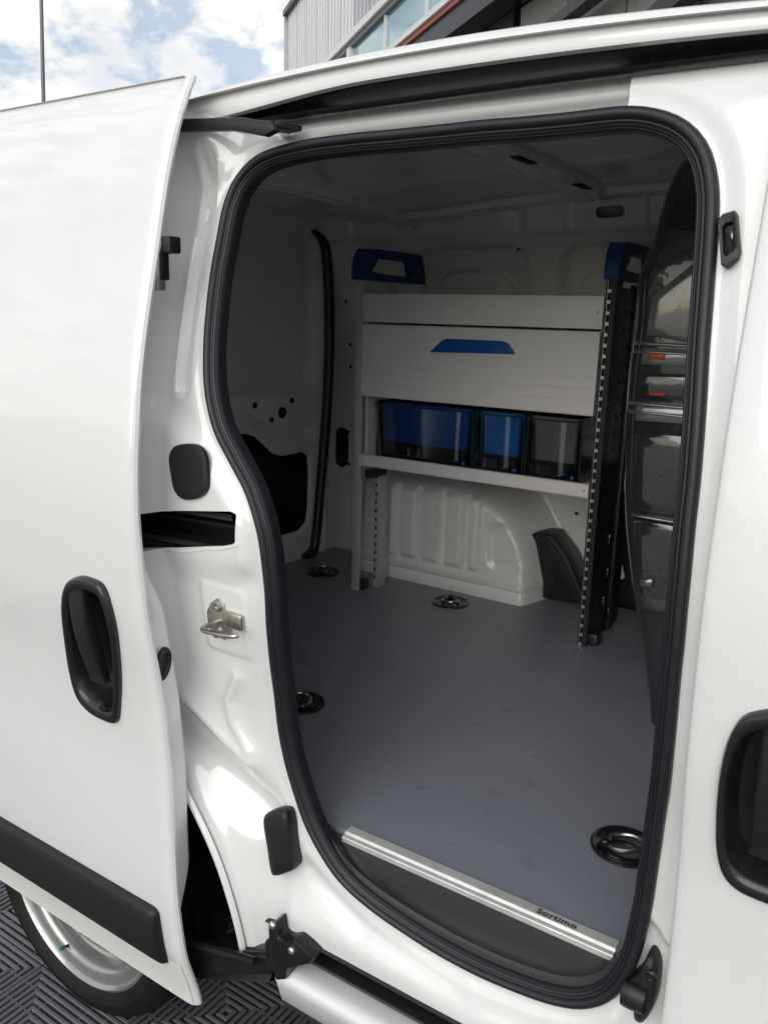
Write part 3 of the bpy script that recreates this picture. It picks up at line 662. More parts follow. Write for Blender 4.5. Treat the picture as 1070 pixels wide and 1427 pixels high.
# latch bracket and lock hole on the door's front edge
lb = MB(); lb.box(DX-0.012, DX+0.020, -0.004, 0.020, 1.492, 1.517); lb.box(DX-0.008, DX+0.004, -0.010, 0.010, 1.452, 1.494)
lb.build('latch_bracket', 'black_plastic', SD, bevel=0.003)
MB().box(DX-0.008, DX+0.002, -0.014, 0.004, 1.436, 1.485).build('latch_plate', 'zinc', SD, bevel=0.003)
ov = MB(); oy, oz = -0.026, 0.824
ov.grid([[(DX-0.004+h, oy+0.017*k*math.cos(a), oz+0.027*k*math.sin(a)+0.010*k*math.cos(a)) for a in np.arange(28)*2*math.pi/28] for k, h in ((1.0, -0.02), (1.0, 0.001), (0.9, 0.004), (0.72, 0.003), (0.62, -0.001), (0.02, -0.002))], cv=True)
ov.build('lock_grommet', 'black_plastic', SD, smooth=40)
# upper arm
ua = MB(); ua.prism([(-0.86, 1.708), (-0.70, 1.696), (-0.655, 1.692), (-0.628, 1.686), (-0.600, 1.682), (-0.590, 1.668), (-0.612, 1.662), (-0.640, 1.668), (-0.680, 1.676), (-0.86, 1.690)], lambda u_, v_, w: (u_, w, v_), 0.082, 0.098)
uarm = ua.build('upper_arm', 'black_plastic', SD, bevel=0.003)
MB().prism([(-0.655, 0.0985), (-0.600, 0.0985), (-0.585, 0.140), (-0.615, 0.148)], lambda u_, v_, w: (u_, v_, w), 1.676, 1.684).build('roller_bracket', 'black_plastic', uarm, bevel=0.002)
# lower hinge arm with roller carriage
la = MB(); ap = catmull([(-0.805, 0.066, 0.158), (-0.76, 0.068, 0.172), (-0.68, 0.070, 0.208), (-0.575, 0.066, 0.262)], 8)
rows = []
for p in ap: rows.append([(p[0], p[1]+a, p[2]+b_) for a, b_ in ((-0.025, 0.030), (-0.030, 0.022), (-0.022, 0.014), (-0.020, -0.020), (-0.028, -0.030), (-0.010, -0.036), (0.03, -0.036), (0.035, 0.0), (0.03, 0.034), (-0.01, 0.036))])
la.grid(np.array(rows), cv=True)
arm = la.build('hinge_arm', 'track_black', SD, smooth=35)
cg = MB()
cg.prism([[-0.5721, 0.3552], [-0.557, 0.3682], [-0.5506, 0.3391], [-0.5326, 0.3407], [-0.5131, 0.3532], [-0.4908, 0.347], [-0.4719, 0.3379], [-0.4781, 0.3232], [-0.5164, 0.2961], [-0.5294, 0.2848], [-0.5328, 0.2622], [-0.5562, 0.2483], [-0.5611, 0.2623], [-0.5798, 0.2616], [-0.5826, 0.3174], [-0.5724, 0.3284]], lambda u_, v_, w: (u_, w, v_), 0.034, 0.078)
cg.build('roller_carriage', 'track_black', arm, bevel=0.004)
for px_, pz_ in [[-0.5611, 0.3625], [-0.5171, 0.3331]]:
    MB().lathe([(0.0065, 0), (0.0065, 0.004), (0.004, 0.006), (0, 0.006)], lambda u_, v_, h: (px_+u_, 0.0338-h, pz_+v_), 14).build('rivet', 'zinc', arm)
MB().tube(catmull([(-0.60, 0.030, 0.270), (-0.68, 0.032, 0.248), (-0.76, 0.034, 0.224), (-0.805, 0.036, 0.216)], 6), 0.0075, 8).build('stay_rod', 'track_black', arm)

# ================================================================== inside of the van
MB().box(-1.60, 1.25, 0.129, 1.58, FLOOR-0.012, FLOOR).build('load_floor', 'load_floor', VAN, bevel=0.001, smooth=0)
MB().box(-1.62, 1.25, 0.165, 1.64, 0.40, FLOOR-0.0125).build('floor_pan', 'dark_cavity', VAN, smooth=0)
# sill strip: angled aluminium profile with lettering
sp_ = [(0.128, 0.5165), (0.1165, 0.5168), (0.1155, 0.5185), (0.1155, 0.5260), (0.1165, 0.5275), (0.1235, 0.5285), (0.1245, 0.5305), (0.1265, 0.5325), (0.1435, 0.5335), (0.145, 0.5325), (0.145, 0.5302)]
stp = MB().grid([[(x, y, z) for y, z in sp_] for x in (-0.474, 0.006)]); n_ = len(sp_)
stp.f += [tuple(range(n_)), tuple(n_+i for i in range(n_))[::-1]]
strip = stp.build('sill_strip', 'aluminium', VAN, smooth=30)
tcu = bpy.data.curves.new('lettering', 'FONT'); tcu.body = 'Sortimo'; tcu.size = 0.0155; tcu.extrude = 0.0002; tcu.offset = 0.00035; tcu.space_character = 1.10
to = bpy.data.objects.new('tmp_text', tcu); COL.objects.link(to)
bpy.context.view_layer.update()
tme = bpy.data.meshes.new_from_object(to); bpy.data.objects.remove(to)
txt = bpy.data.objects.new('lettering', tme); COL.objects.link(txt); tme.materials.clear(); tme.materials.append(MATS['lettering'])
txw = max(v.co.x for v in tme.vertices); sxs = 0.0630/txw
txt.scale = (sxs, 1.0, 1.0); txt.location = (-0.1185, 0.1290, 0.5338); txt.parent = strip

# tie-down rings let into the floor
def ring(x, y, rot, first=None):
    if first:
        c = first.copy(); COL.objects.link(c); c.location = (x, y, FLOOR); c.rotation_euler = (0, 0, rot)
        for ch_ in [k for k in bpy.data.objects if k.parent == first]:
            d = ch_.copy(); COL.objects.link(d); d.parent = c
        return c
    idn = lambda u_, v_, h: (u_, v_, h)
    b0 = MB().lathe([(0.058, 0.0005), (0.0575, 0.0045), (0.054, 0.006), (0.050, 0.005), (0.046, 0.002), (0.040, 0.0012), (0.020, 0.0010), (0.0, 0.0010)], idn, 40).build('tie_down_cup', 'gloss_black', None)
    a = np.linspace(0, 2*math.pi, 33)[:-1]
    rg = np.stack([0.030*np.cos(a), 0.024*np.sin(a), 0.009+0.004*np.cos(a)], 1)
    d = MB().tube(rg, 0.0038, 8, closed=True).build('ring', 'steel', None); d.parent = b0
    e = MB().box(-0.040, -0.022, -0.014, 0.014, 0.001, 0.016).build('ring_clamp', 'gloss_black', None, bevel=0.004); e.parent = b0
    b0.location = (x, y, FLOOR); b0.rotation_euler = (0, 0, rot); return b0
r0 = ring(-0.062, 0.372, 0.4); attach(r0, VAN)
for x, y, a in ((-1.43, 1.287, 2.0), (-0.922, 1.287, -0.9), (-0.852, 0.462, 2.2)):
    c = ring(x, y, a, r0); c.parent = VAN; c.matrix_parent_inverse = r0.matrix_parent_inverse

# far side wall with pressings, and wheel box
def ywall(z): return 1.615-0.125*np.clip((np.asarray(z)-1.15)/0.6, 0, 1)**1.4
def wall_y(X, Z):
    Y = ywall(Z)
    # two blanked window pressings
    for cx, hx in ((-1.035, 0.190), (-0.49, 0.245)):
        d = rrect(X, Z, cx, 1.36, hx, 0.265, 0.07)
        Y = Y+0.042*sstep(0.010, -0.008, d)
        d2 = rrect(X, Z, cx-0.01, 1.30, hx-0.05, 0.25, 0.08)
        Y = Y-0.026*sstep(0.008, -0.008, d2)
    # upper rail box section
    Y = Y-0.030*sstep(1.640, 1.662, Z)*sstep(-0.86, -0.82, X)
    Y = Y-0.014*sstep(1.640, 1.660, Z)*sstep(-0.82, -0.86, X)
    for xr in (-0.70, -0.47): Y = Y-0.010*gauss(X-xr, 0.006)*sstep(1.65, 1.67, Z)
    # post rib at the rear
    Y = Y-0.03*sstep(-1.44, -1.50, X)
    # wheel box
    out = np.array([[-1.42, 0.40], [-0.672, 0.40], [-0.680, 0.60], [-0.715, 0.73], [-0.78, 0.83], [-0.88, 0.893], [-1.0, 0.915], [-1.34, 0.915], [-1.40, 0.85]])
    d = poly_sd(X, Z, out)
    wb = sstep(0.016, -0.060, d)
    Yb = 1.405+0.0*X
    zone = sstep(-1.26, -1.24, X)*sstep(-0.88, -0.90, X)*sstep(0.605, 0.625, Z)*sstep(0.865, 0.835, Z)
    ph = (X+1.151)/0.086
    rib = sstep(0.30, 0.42, np.abs(ph-np.round(ph)))
    Yb = Yb+zone*(-0.020*(1-rib)+0.008*rib)
    d3 = rrect(X, Z, -0.80, 0.70, 0.06, 0.075, 0.04); Yb = Yb+0.016*sstep(0.015, -0.015, d3)
    Yb = Yb-0.012*sstep(0.600, 0.590, Z)+0.010*gauss(Z-0.565, 0.006)
    return Y*(1-wb)+Yb*wb
HOLES = [(-0.575, 1.703, 0.042, 0.0155), (-1.575, 0.92, 0.030, 0.075)]
def wall_sd(X, Z):
    d = np.full(X.shape, 1.0)
    for cx, cz, a, b_ in HOLES: d = np.minimum(d, rrect(X, Z, cx, cz, a, b_, min(a, b_)*0.95))
    d = np.minimum(d, poly_sd(X, Z, np.array([[-0.60, 0.50], [-0.48, 0.62], [-0.60, 0.96], [-0.585, 0.99], [-0.10, 0.99], [-0.10, 0.5]])))
    return d
xs = np.arange(-1.64, -0.20, 0.0075); zs = np.arange(0.50, 1.79, 0.0075)
wl = hfield(xs, zs, wall_sd, wall_y, XYZ)
wall = wl.build('far_side_wall', 'paint_inside', VAN, smooth=50)
MB().box(-1.66, 1.28, 1.645, 1.66, 0.15, 1.76).build('outer_side_panel', 'paint', VAN, smooth=0)
# dark lining behind the openings of the wall
MB().box(-1.64, 1.25, 1.632, 1.640, 0.45, 1.755).build('wall_cavity', 'dark_cavity', VAN, smooth=0)
MB().prism([[-0.7613, 0.7303], [-0.7474, 0.7445], [-0.6891, 0.7472], [-0.6707, 0.727], [-0.6319, 0.6872], [-0.5714, 0.5795], [-0.5687, 0.547], [-0.7126, 0.5353]], lambda u_, v_, w: (u_, w, v_), 1.495, 1.60).build('black_cover', 'black_plastic', VAN, bevel=0.006, seg=3)
for px_, pz_ in ((-0.885, 1.617), (-0.655, 0.80), (-1.545, 0.98), (-1.54, 0.86), (-1.53, 1.45), (-1.535, 1.22), (-1.53, 1.30)):
    yy = float(wall_y(np.array([px_]), np.array([pz_]))[0])
    MB().lathe([(0.006, 0.0), (0.0055, 0.002), (0, 0.0021)], lambda u_, v_, h: (px_+u_, yy-h-0.001, pz_+v_), 12).build('bolt_hole', 'dark_cavity', wall)

# headlining: bare roof skin with bows and ribs
cy = np.linspace(0.11, 1.56, 60); cxs = np.arange(-1.64, 1.26, 0.02)
def ceil_z(X, Y):
    z = 1.780-0.026*((Y-0.86)/0.7)**2-0.05*np.clip((Y-1.40)/0.16, 0, 1)**2
    for y_ in (0.62, 1.11, 1.36): z = z-0.014*gauss(Y-y_, 0.011)
    return z+droop(X)*0.8
U, V = np.meshgrid(cxs, cy, indexing='ij')
MB().grid(np.stack([U, V, ceil_z(U, V)], -1)).build('roof_lining', 'paint_inside', VAN, smooth=60)
for x_, w in ((-0.62, 0.058), (-1.25, 0.05)):
    bw = MB(); rows = []
    for y in np.linspace(0.15, 1.50, 40):
        z = float(ceil_z(np.array(x_), np.array(y)))
        rows.append([(x_+a, y, z-h) for a, h in ((-w, -0.004), (-w, 0.010), (-w*0.8, 0.020), (-w*0.3, 0.022), (-w*0.1, 0.014), (w*0.2, 0.014), (w*0.4, 0.022), (w*0.85, 0.020), (w, 0.010), (w, -0.004))])
    bw.grid(np.array(rows)); b_o = bw.build('roof_bow', 'paint_inside', VAN, smooth=40)
    if x_ > -1:
        for y in (0.92, 1.28):
            z = float(ceil_z(np.array(x_), np.array(y)))-0.0235
            MB().box(x_+w*0.42, x_+w*0.80, y-0.05, y+0.05, z, z+0.002).build('bow_slot', 'dark_cavity', b_o, smooth=0)
MB().grid([[(x, y, z+float(droop(x))*0.8) for y, z in ((1.40, 1.765), (1.405, 1.742), (1.43, 1.735), (1.47, 1.738), (1.50, 1.742))] for x in np.linspace(-1.30, 1.2, 40)]).build('roof_rail', 'paint_inside', VAN, smooth=30)

# rear door seen from inside
RXX = -1.60
cav = np.array([[0.8923, 1.0223], [1.017, 1.0227], [1.0999, 1.0165], [1.1445, 1.0023], [1.1867, 0.9711], [1.2301, 0.9365], [1.2788, 0.9205], [1.3446, 0.92], [1.3926, 0.9219], [1.4213, 0.9027], [1.4258, 0.8388], [1.4225, 0.7189], [1.4103, 0.6589], [1.3692, 0.6346], [1.239, 0.6349], [0.8795, 0.6516]])
def rd_x(Yc, Z):
    x = np.full(Yc.shape, RXX)
    d = rrect(Yc, Z, 1.00, 1.42, 0.47, 0.275, 0.10); x = x-0.035*sstep(0.03, -0.03, d)
    dd = seg_dist(Yc, Z, np.array([[0.9, 1.10], [1.12, 1.09], [1.22, 1.02], [1.30, 0.985], [1.40, 0.99]])); x = x-0.016*gauss(dd, 0.030)
    x = x-0.010*sstep(0.014, 0.0, poly_sd(Yc, Z, cav))
    return x
ys = np.arange(0.55, 1.53, 0.0075); zs = np.arange(0.50, 1.78, 0.0075)
rdm = hfield(ys, zs, lambda a, b_: poly_sd(a, b_, cav), rd_x, lambda U_, V_, H_: np.stack([H_, U_, V_], -1))
rd = rdm.build('rear_door', 'paint_inside', VAN, smooth=50)
MB().box(RXX-0.075, RXX-0.07, 0.11, 1.64, 0.15, 1.76).build('outer_skin', 'paint', rd, smooth=0)
MB().box(RXX-0.065, RXX-0.060, 0.11, 1.60, 0.5, 1.74).build('door_cavity', 'dark_cavity', rd, smooth=0)
for px_, py_, r_ in [[1.1426, 1.107, 0.011], [1.2719, 1.0729, 0.02], [1.3213, 1.1111, 0.01], [1.2237, 1.0526, 0.01]]:
    xx_ = float(rd_x(np.array([px_]), np.array([py_]))[0])
    MB().lathe([(r_, 0.0), (r_*0.96, 0.003), (0, 0.0031)], lambda u_, v_, h: (xx_+h+0.001, px_+u_, py_+v_), 16).build('panel_hole', 'dark_cavity', rd)
rs = catmull([[-1.585, 1.4168, 1.6773], [-1.585, 1.4602, 1.6601], [-1.585, 1.4888, 1.6244], [-1.585, 1.5071, 1.4975], [-1.585, 1.5144, 1.2989], [-1.585, 1.5048, 1.0944], [-1.585, 1.4821, 0.8861], [-1.585, 1.4587, 0.7012], [-1.585, 1.4427, 0.5947], [-1.585, 1.4261, 0.5487], [-1.585, 1.38, 0.5316]], 6)
MB().tube(rs, np.r_[np.linspace(0.006, 0.018, 10), np.full(len(rs)-10, 0.018)], 10).build('rear_door_seal', 'seal_rubber', VAN)

# contoured bulkhead behind the far front seat
bp_ = [[-0.1869, 1.7698], [-0.2069, 1.7302], [-0.2322, 1.6953], [-0.2539, 1.6158], [-0.2629, 1.561], [-0.2834, 1.4981], [-0.2822, 1.39], [-0.2877, 1.301], [-0.2827, 1.1797], [-0.2717, 1.0238], [-0.2428, 0.8661], [-0.2101, 0.7395], [-0.1834, 0.6269], [-0.1657, 0.5275]]
bp_ = catmull(bp_, 4); bk = MB(); rows = []
for x, z in bp_:
    rows.append([(0.35, 0.845, z), (x+0.03, 0.845, z), (x+0.012, 0.850, z), (x+0.002, 0.862, z), (x-0.002, 0.885, z), (x-0.003, 1.25, z), (x-0.003, 1.60, z)])
bk.grid(np.array(rows)); bulk = bk.build('bulkhead', 'bulkhead', VAN, smooth=50)
def bpanel(pts, name, material, depth=0.006, proud=0.0):
    P_ = np.array(pts); c0 = P_.mean(0); o = MB()
    o.grid([[(c0[0]+(x-c0[0])*k, 0.843-h, c0[1]+(z-c0[1])*k) for x, z in P_] for k, h in ((1.0, -0.004), (0.99, depth*0.25), (0.95, depth*0.6), (0.85, depth*0.85), (0.6, depth), (0.02, depth*1.05))], cv=True)
    return o.build(name, material, bulk, smooth=80)
Q = lambda L: L
bpanel([[-0.2469, 1.4569], [-0.1292, 1.5576], [-0.1217, 1.3671], [-0.2512, 1.3794]], 'ridge_panel', 'bulkhead_reflection', 0.012)
bpanel([[-0.2549, 1.356], [-0.1273, 1.3557], [-0.1264, 1.3219], [-0.256, 1.3208]], 'ridge_panel', 'bulkhead_reflection', 0.014)
bpanel([[-0.2528, 1.3032], [-0.129, 1.3076], [-0.126, 1.2534], [-0.2572, 1.2538]], 'ridge_panel', 'bulkhead', 0.010)
bpanel([[-0.2588, 1.2386], [-0.1287, 1.2402], [-0.1294, 1.2066], [-0.2571, 1.204]], 'ridge_panel', 'bulkhead_reflection', 0.014)
bpanel([[-0.2566, 1.1827], [-0.1303, 1.189], [-0.1253, 1.0061], [-0.2435, 1.0097]], 'ridge_panel', 'bulkhead', 0.012)
bpanel([[-0.2423, 0.9972], [-0.124, 0.994], [-0.1181, 0.7957], [-0.2165, 0.7899]], 'ridge_panel', 'bulkhead', 0.010)
bpanel([[-0.2463, 1.0061], [-0.128, 1.0041], [-0.1272, 0.9965], [-0.2457, 0.9998]], 'reflected_streak', 'bulkhead_glint', 0.012)  # reflection streak built as a bright raised strip
bpanel([[-0.2112, 0.867], [-0.1793, 0.875], [-0.1786, 0.8524], [-0.2112, 0.8506]], 'reflected_spot', 'bulkhead_glint', 0.018)  # light spot of the reflection, built as a small bright pad
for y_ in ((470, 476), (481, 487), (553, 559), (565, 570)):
    bpanel([(-0.272, 0+float(1.368-(y_[0]-470)*0.00148)), (-0.02, float(1.366-(y_[0]-470)*0.00148)), (-0.02, float(1.357-(y_[0]-470)*0.00148)), (-0.272, float(1.360-(y_[0]-470)*0.00148))], 'reflected_streak', 'bulkhead_glint', 0.016)
bpanel([[-0.239, 1.3468], [-0.1998, 1.3472], [-0.2011, 1.3313], [-0.2406, 1.3323]], 'orange_reflection', 'reflection_orange', 0.017)  # orange reflections painted as small raised strips
bpanel([[-0.2298, 1.2671], [-0.1917, 1.2669], [-0.1925, 1.2595], [-0.2321, 1.2596]], 'orange_reflection', 'reflection_orange', 0.017)
# dark unseen cab shell, added to stop light leaking into the load space
MB().box(1.25, 1.27, 0.06, 1.64, 0.15, 1.75).build('cab_light_block', 'dark_cavity', VAN, smooth=0)
MB().box(-0.08, 1.25, 1.60, 1.62, 0.5, 1.74).build('cab_lining', 'dark_cavity', VAN, smooth=0)

# ================================================================== shelving rack
RK = empty('van_rack', (-0.85, 1.35, FLOOR), 'grey shelving rack with flap locker and slotted posts against the far wall', 'shelving')
RY = 1.197
MB().box(-1.242, -1.2155, RY, RY+0.012, FLOOR+0.001, 1.508).build('post', 'rack_post', RK, bevel=0.002)
lp = MB().box(-1.242, -1.2385, RY+0.0125, RY+0.05, FLOOR+0.001, 1.50)
lp.build('post_flange', 'rack_post', RK, bevel=0.001)
# rear uprights and perforated plates at the two ends
for x_ in (-1.232, -0.452):
    for y_ in (1.36,):
        MB().box(x_-0.010, x_+0.014, y_, y_+0.025, FLOOR+0.001, 1.50).build('rear_post', 'rack_post' if x_ < -1 else 'rack_dark', RK, bevel=0.002)
# right front post: dark face with a ladder of slots
sp0 = MB(); XA, XB = -0.4700, -0.4440
zz0, zz1 = FLOOR+0.001, 1.508
sp0.box(XA, XA+0.0055, RY, RY+0.003, zz0, zz1); sp0.box(XB-0.0125, XB, RY, RY+0.003, zz0, zz1)
sp0.box(XB-0.0035, XB, RY+0.0035, RY+0.05, zz0, zz1)
post_r = sp0.build('slotted_post', 'rack_dark', RK, smooth=0)
rung = MB(); z = zz0
while z < zz1-0.01:
    rung.box(XA+0.0056, XB-0.0126, RY+0.0003, RY+0.0026, z, z+0.0085); z += 0.027
tag(rung.build('slot_rungs', 'zinc', post_r, smooth=0), kind='stuff')
MB().box(XA+0.0045, XA+0.0056, RY-0.0006, RY+0.0024, zz0, zz1).build('slot_edge', 'zinc', post_r, smooth=0)
MB().box(XA+0.002, XB-0.004, RY+0.0125, RY+0.0135, zz0, zz1).build('slot_backing', 'rack_black', post_r, smooth=0)
# right end plate with round holes in two rows
ep = MB().box(-0.4495, -0.4460, RY+0.052, 1.46, FLOOR+0.001, 1.49); endp = ep.build('end_plate', 'rack_black', RK, smooth=0)
hp = MB()
for z in np.arange(0.62, 1.47, 0.045):
    for y in (1.29, 1.33):
        hp.lathe([(0.007, 0.0), (0.006, 0.0008), (0, 0.0008)], lambda u_, v_, h: (-0.4459+h, y+u_, z+v_), 8)
tag(hp.build('plate_holes', 'dark_cavity', endp), kind='stuff')
for a, b_ in ((1.295, 0.62), (1.31, 0.70), (1.30, 0.80), (1.35, 0.57)):
    MB().box(-0.4455, -0.436, a, a+0.02, b_, b_+0.03).build('plate_bracket', 'gloss_black', endp, bevel=0.004)
for x_ in (-1.229, -0.440): MB().box(x_-0.013, x_+0.022, RY+0.014, RY+0.05, FLOOR+0.001, FLOOR+0.035).build('foot', 'rack_black', RK, bevel=0.005)
# left end: perforated upright visible below the shelf
pu = MB().box(-1.205, -1.188, 1.265, 1.268, FLOOR+0.001, 0.94); pu.box(-1.1875, -1.184, 1.265, 1.31, FLOOR+0.001, 0.94)
pu2 = pu.build('lower_upright', 'rack_post', RK, bevel=0.0008)
hh = MB()
for z in np.arange(0.56, 0.93, 0.028): hh.box(-1.200, -1.194, 1.2645, 1.2649, z, z+0.012)
tag(hh.build('upright_slots', 'dark_cavity', pu2, smooth=0), kind='stuff')
# flap locker
MB().box(-1.2125, -0.4715, RY-0.004, RY+0.012, 1.3855, 1.468).build('top_fascia', 'rack_grey', RK, bevel=0.002)
lk = MB(); lk.box(-1.2120, -0.472, RY+0.0125, 1.52, 1.452, 1.462); lk.box(-1.2120, -1.206, RY+0.0125, 1.52, 1.168, 1.4515); lk.box(-0.478, -0.472, RY+0.0125, 1.52, 1.168, 1.4515); lk.box(-1.2055, -0.4785, 1.515, 1.52, 1.168, 1.4515); lk.box(-1.2055, -0.4785, RY+0.03, 1.5145, 1.168, 1.174)
lk.build('locker_case', 'rack_grey', RK, smooth=0)
# flap as stacked facets with shallow steps
fl = MB(); fp = [(0.0, 1.3800), (-0.006, 1.3785), (-0.008, 1.375), (-0.008, 1.2575), (-0.0065, 1.256), (-0.008, 1.2545), (-0.009, 1.2345), (-0.0075, 1.2333), (-0.009, 1.232), (-0.010, 1.2045), (-0.0085, 1.2033), (-0.010, 1.202), (-0.0115, 1.168), (-0.009, 1.1645), (0.0, 1.1640), (0.010, 1.166), (0.010, 1.378)]
n_ = len(fp)
fl.grid([[(x, RY+a, z) for a, z in fp] for x in (-1.2105, -0.4735)], cv=True); fl.f += [tuple(range(n_)), tuple(n_+i for i in range(n_))[::-1]]
flap = fl.build('locker_flap', 'rack_grey', RK, smooth=20)
# blue grip set in the flap
gp = [(-0.972, 1.3065), (-0.703, 1.3125), (-0.712, 1.326), (-0.728, 1.342), (-0.745, 1.3465), (-0.915, 1.3465), (-0.930, 1.343), (-0.950, 1.326)]
MB().prism(gp, lambda u_, v_, w: (u_, w, v_), RY-0.0115, RY-0.004).build('blue_grip', 'blue_plastic', flap, bevel=0.002)
MB().grid([[(x+k*k2*0.012, RY-y, z) for x, k2 in ((-0.980, 1), (-0.695, -1))] for y, z, k in ((0.0082, 1.3055, 1), (0.012, 1.302, 1), (0.012, 1.296, 0.6), (0.0083, 1.279, 0))]).build('grip_lip', 'rack_grey', flap, smooth=40)
# shelf tray
sh = MB(); spf = [(0.0, 0.984), (-0.006, 0.983), (-0.008, 0.980), (-0.008, 0.951), (-0.006, 0.947), (0.006, 0.946), (0.006, 0.952), (-0.002, 0.953), (-0.002, 0.962), (0.30, 0.962), (0.30, 0.966), (0.003, 0.966), (0.003, 0.984)]
n_ = len(spf)
sh.grid([[(x, RY+a, z) for a, z in spf] for x in (-1.2140, -0.4705)], cv=True); sh.f += [tuple(range(n_)), tuple(n_+i for i in range(n_))[::-1]]
sh.build('shelf', 'rack_grey', RK, smooth=20)
MB().box(-1.2125, -1.18, RY+0.02, 1.30, 0.905, 0.930).build('corner_bracket', 'rack_black', RK, bevel=0.004)
# side cheeks between flap and shelf
ck = MB(); ck.box(-1.2120, -1.206, RY+0.02, 1.50, 0.967, 1.166); ck.build('side_cheek', 'rack_grey', RK, smooth=0)
for x_, z_ in ((-1.200, 1.427), (-0.484, 1.427), (-1.200, 0.966), (-0.482, 0.966)):
    MB().lathe([(0.0042, 0.0), (0.0042, 0.0015), (0.003, 0.0022), (0.0012, 0.0012), (0, 0.0012)], lambda u_, v_, h: (x_+u_, RY-0.0045-(0.0040 if z_ < 1 else 0)-h, z_+v_), 12).build('screw', 'zinc', RK)
# blue end caps with grip openings
cap = np.array([(1.185, 1.508), (1.183, 1.535), (1.190, 1.570), (1.205, 1.590), (1.235, 1.600), (1.500, 1.600), (1.525, 1.592), (1.540, 1.560), (1.555, 1.508)])
capi = np.array([(1.250, 1.532), (1.256, 1.550), (1.268, 1.566), (1.285, 1.574), (1.455, 1.574), (1.468, 1.568), (1.474, 1.550), (1.470, 1.530)])
def endcap(x0, x1):
    co_ = resample(catmull(cap, 4), 60); co_ = np.vstack([co_, resample(np.array([cap[-1], cap[0]]), 22)[1:-1]])
    ci = resample(catmull(capi, 4, True), 400, True)
    # match by angle round the opening
    c0 = np.array([1.365, 1.551])
    ai = np.arctan2((ci-c0)[:, 1]*3, (ci-c0)[:, 0]); ao = np.arctan2((co_-c0)[:, 1]*3, (co_-c0)[:, 0])
    cj = np.array([ci[int(np.argmin(np.abs(np.angle(np.exp(1j*(ai-a)))))) ] for a in ao])
    rows = []
    for xx_, P_, k in ((x0, cj, 0.0), (x0, cj, 0), (x0, co_, 0), (x1, co_, 0), (x1, cj, 0), (x0, cj, 0)):
        rows.append([(xx_, p[0], p[1]) for p in P_])
    m_ = MB().grid(np.array(rows[1:]), cv=True)
    return m_.build('end_cap', 'blue_cap', RK, bevel=0.0, smooth=30, weld=True)
endcap(-1.250, -1.214); endcap(-0.474, -0.436)

# ---- bins on the shelf
def make_bin(x0, x1, label, back):
    E_ = empty('storage_bin', ((x0+x1)/2, 1.34, 0.967), label, 'bin', 'storage bins on the rack shelf')
    y0, y1 = 1.206, 1.50; z0, z1 = 0.968, 1.146; t = 0.003
    body = MB(); body.box(x0, x1, y0+0.05, y1, z0, z0+t); body.box(x0, x1, y1-t, y1, z0+t, z1)
    cheek = [(y0+0.05, z0+t), (y0+0.05, z1), (y1-t, z1), (y1-t, z0+t)]
    body.prism(cheek, lambda u_, v_, w: (w, u_, v_), x0, x0+t); body.prism(cheek, lambda u_, v_, w: (w, u_, v_), x1-t, x1)
    body.build('bin_body', 'smoky_plastic', E_, smooth=0)
    MB().box(x0+0.006, x1-0.006, y0+0.075, y0+0.080, z0+0.05, z1-0.004).build('divider', back, E_, smooth=0)
    # clear front, bulging and rounded at both corners
    hw = (x1-x0)/2-0.003; xc = (x0+x1)/2; rad = min(hw*0.75, 0.055); pts_ = []
    for a in np.linspace(0, math.pi/2, 10): pts_.append((xc-hw+rad-rad*math.cos(a), y0+0.050-0.046*math.sin(a)))
    for a in np.linspace(math.pi/2, 0, 10): pts_.append((xc+hw-rad+rad*math.cos(a), y0+0.050-0.046*math.sin(a)))
    fz = [0.972, 0.985, 1.02, 1.06, 1.10, 1.140]
    MB().grid([[(xc+(p[0]-xc)*(0.95+0.05*(z-0.972)/0.168), p[1]+0.010*(1-(z-0.972)/0.168), z) for p in pts_] for z in fz]).build('clear_front', 'clear_plastic', E_, smooth=60)
    MB().tube([(p[0], p[1], 1.141) for p in pts_], 0.0026, 6).build('front_rim', 'smoky_plastic', E_)
    MB().box(xc-0.020, xc+0.020, y0+0.0005, y0+0.0030, 0.995, 1.018).build('label_holder', 'clear_plastic', E_, smooth=0)
    MB().box(x1-0.011, x1+0.001, y0+0.004, y0+0.014, 0.9855, 0.996).build('bin_foot', 'blue_plastic', E_, bevel=0.004)
    return E_
for a, b_, lab, back in ((-1.200, -0.852, 'wide blue bin with clear front on the rack shelf, beside the left post', 'blue_plastic'),
                         (-0.852, -0.690, 'narrow bin with blue divider and clear front in the middle of the shelf', 'blue_light'),
                         (-0.690, -0.520, 'narrow grey bin with clear front on the shelf, nearest the slotted right post', 'bin_grey')):
    make_bin(a+0.003, b_-0.003, lab, back)

# ================================================================== building beyond the van
FA = np.array([-17.874, 20.388]); hd = math.radians(52.7)
FT = np.array([-math.sin(hd), math.cos(hd)]); FN = np.array([math.cos(hd), math.sin(hd)])
def fac(s_, z, d): p = FA+FT*s_+FN*d; return (p[0], p[1], z)       # s along the facade, d depth behind it
BL = empty('commercial_building', (*(FA+FT*-14), GROUND), 'grey metal clad building with glazed band and dark overhang behind the van', 'building')
def fbox(s0, s1, z0, z1, d0, d1, name, material, parent=None, bevel=0):
    m_ = MB(); vs__ = [fac(s_, z, d) for z in (z0, z1) for s_, d in ((s0, d0), (s1, d0), (s1, d1), (s0, d1))]
    m_.add(vs__, [(3, 2, 1, 0), (4, 5, 6, 7), (0, 1, 5, 4), (1, 2, 6, 5), (2, 3, 7, 6), (3, 0, 4, 7)])
    return m_.build(name, material, parent or BL, bevel=bevel, smooth=0)
fbox(-24, 0, GROUND, 6.3, 1.2, 9, 'main_block', 'facade_grey')
fbox(-24, -0.02, 6.3, 9.9, 0.25, 9, 'upper_block', 'cladding')
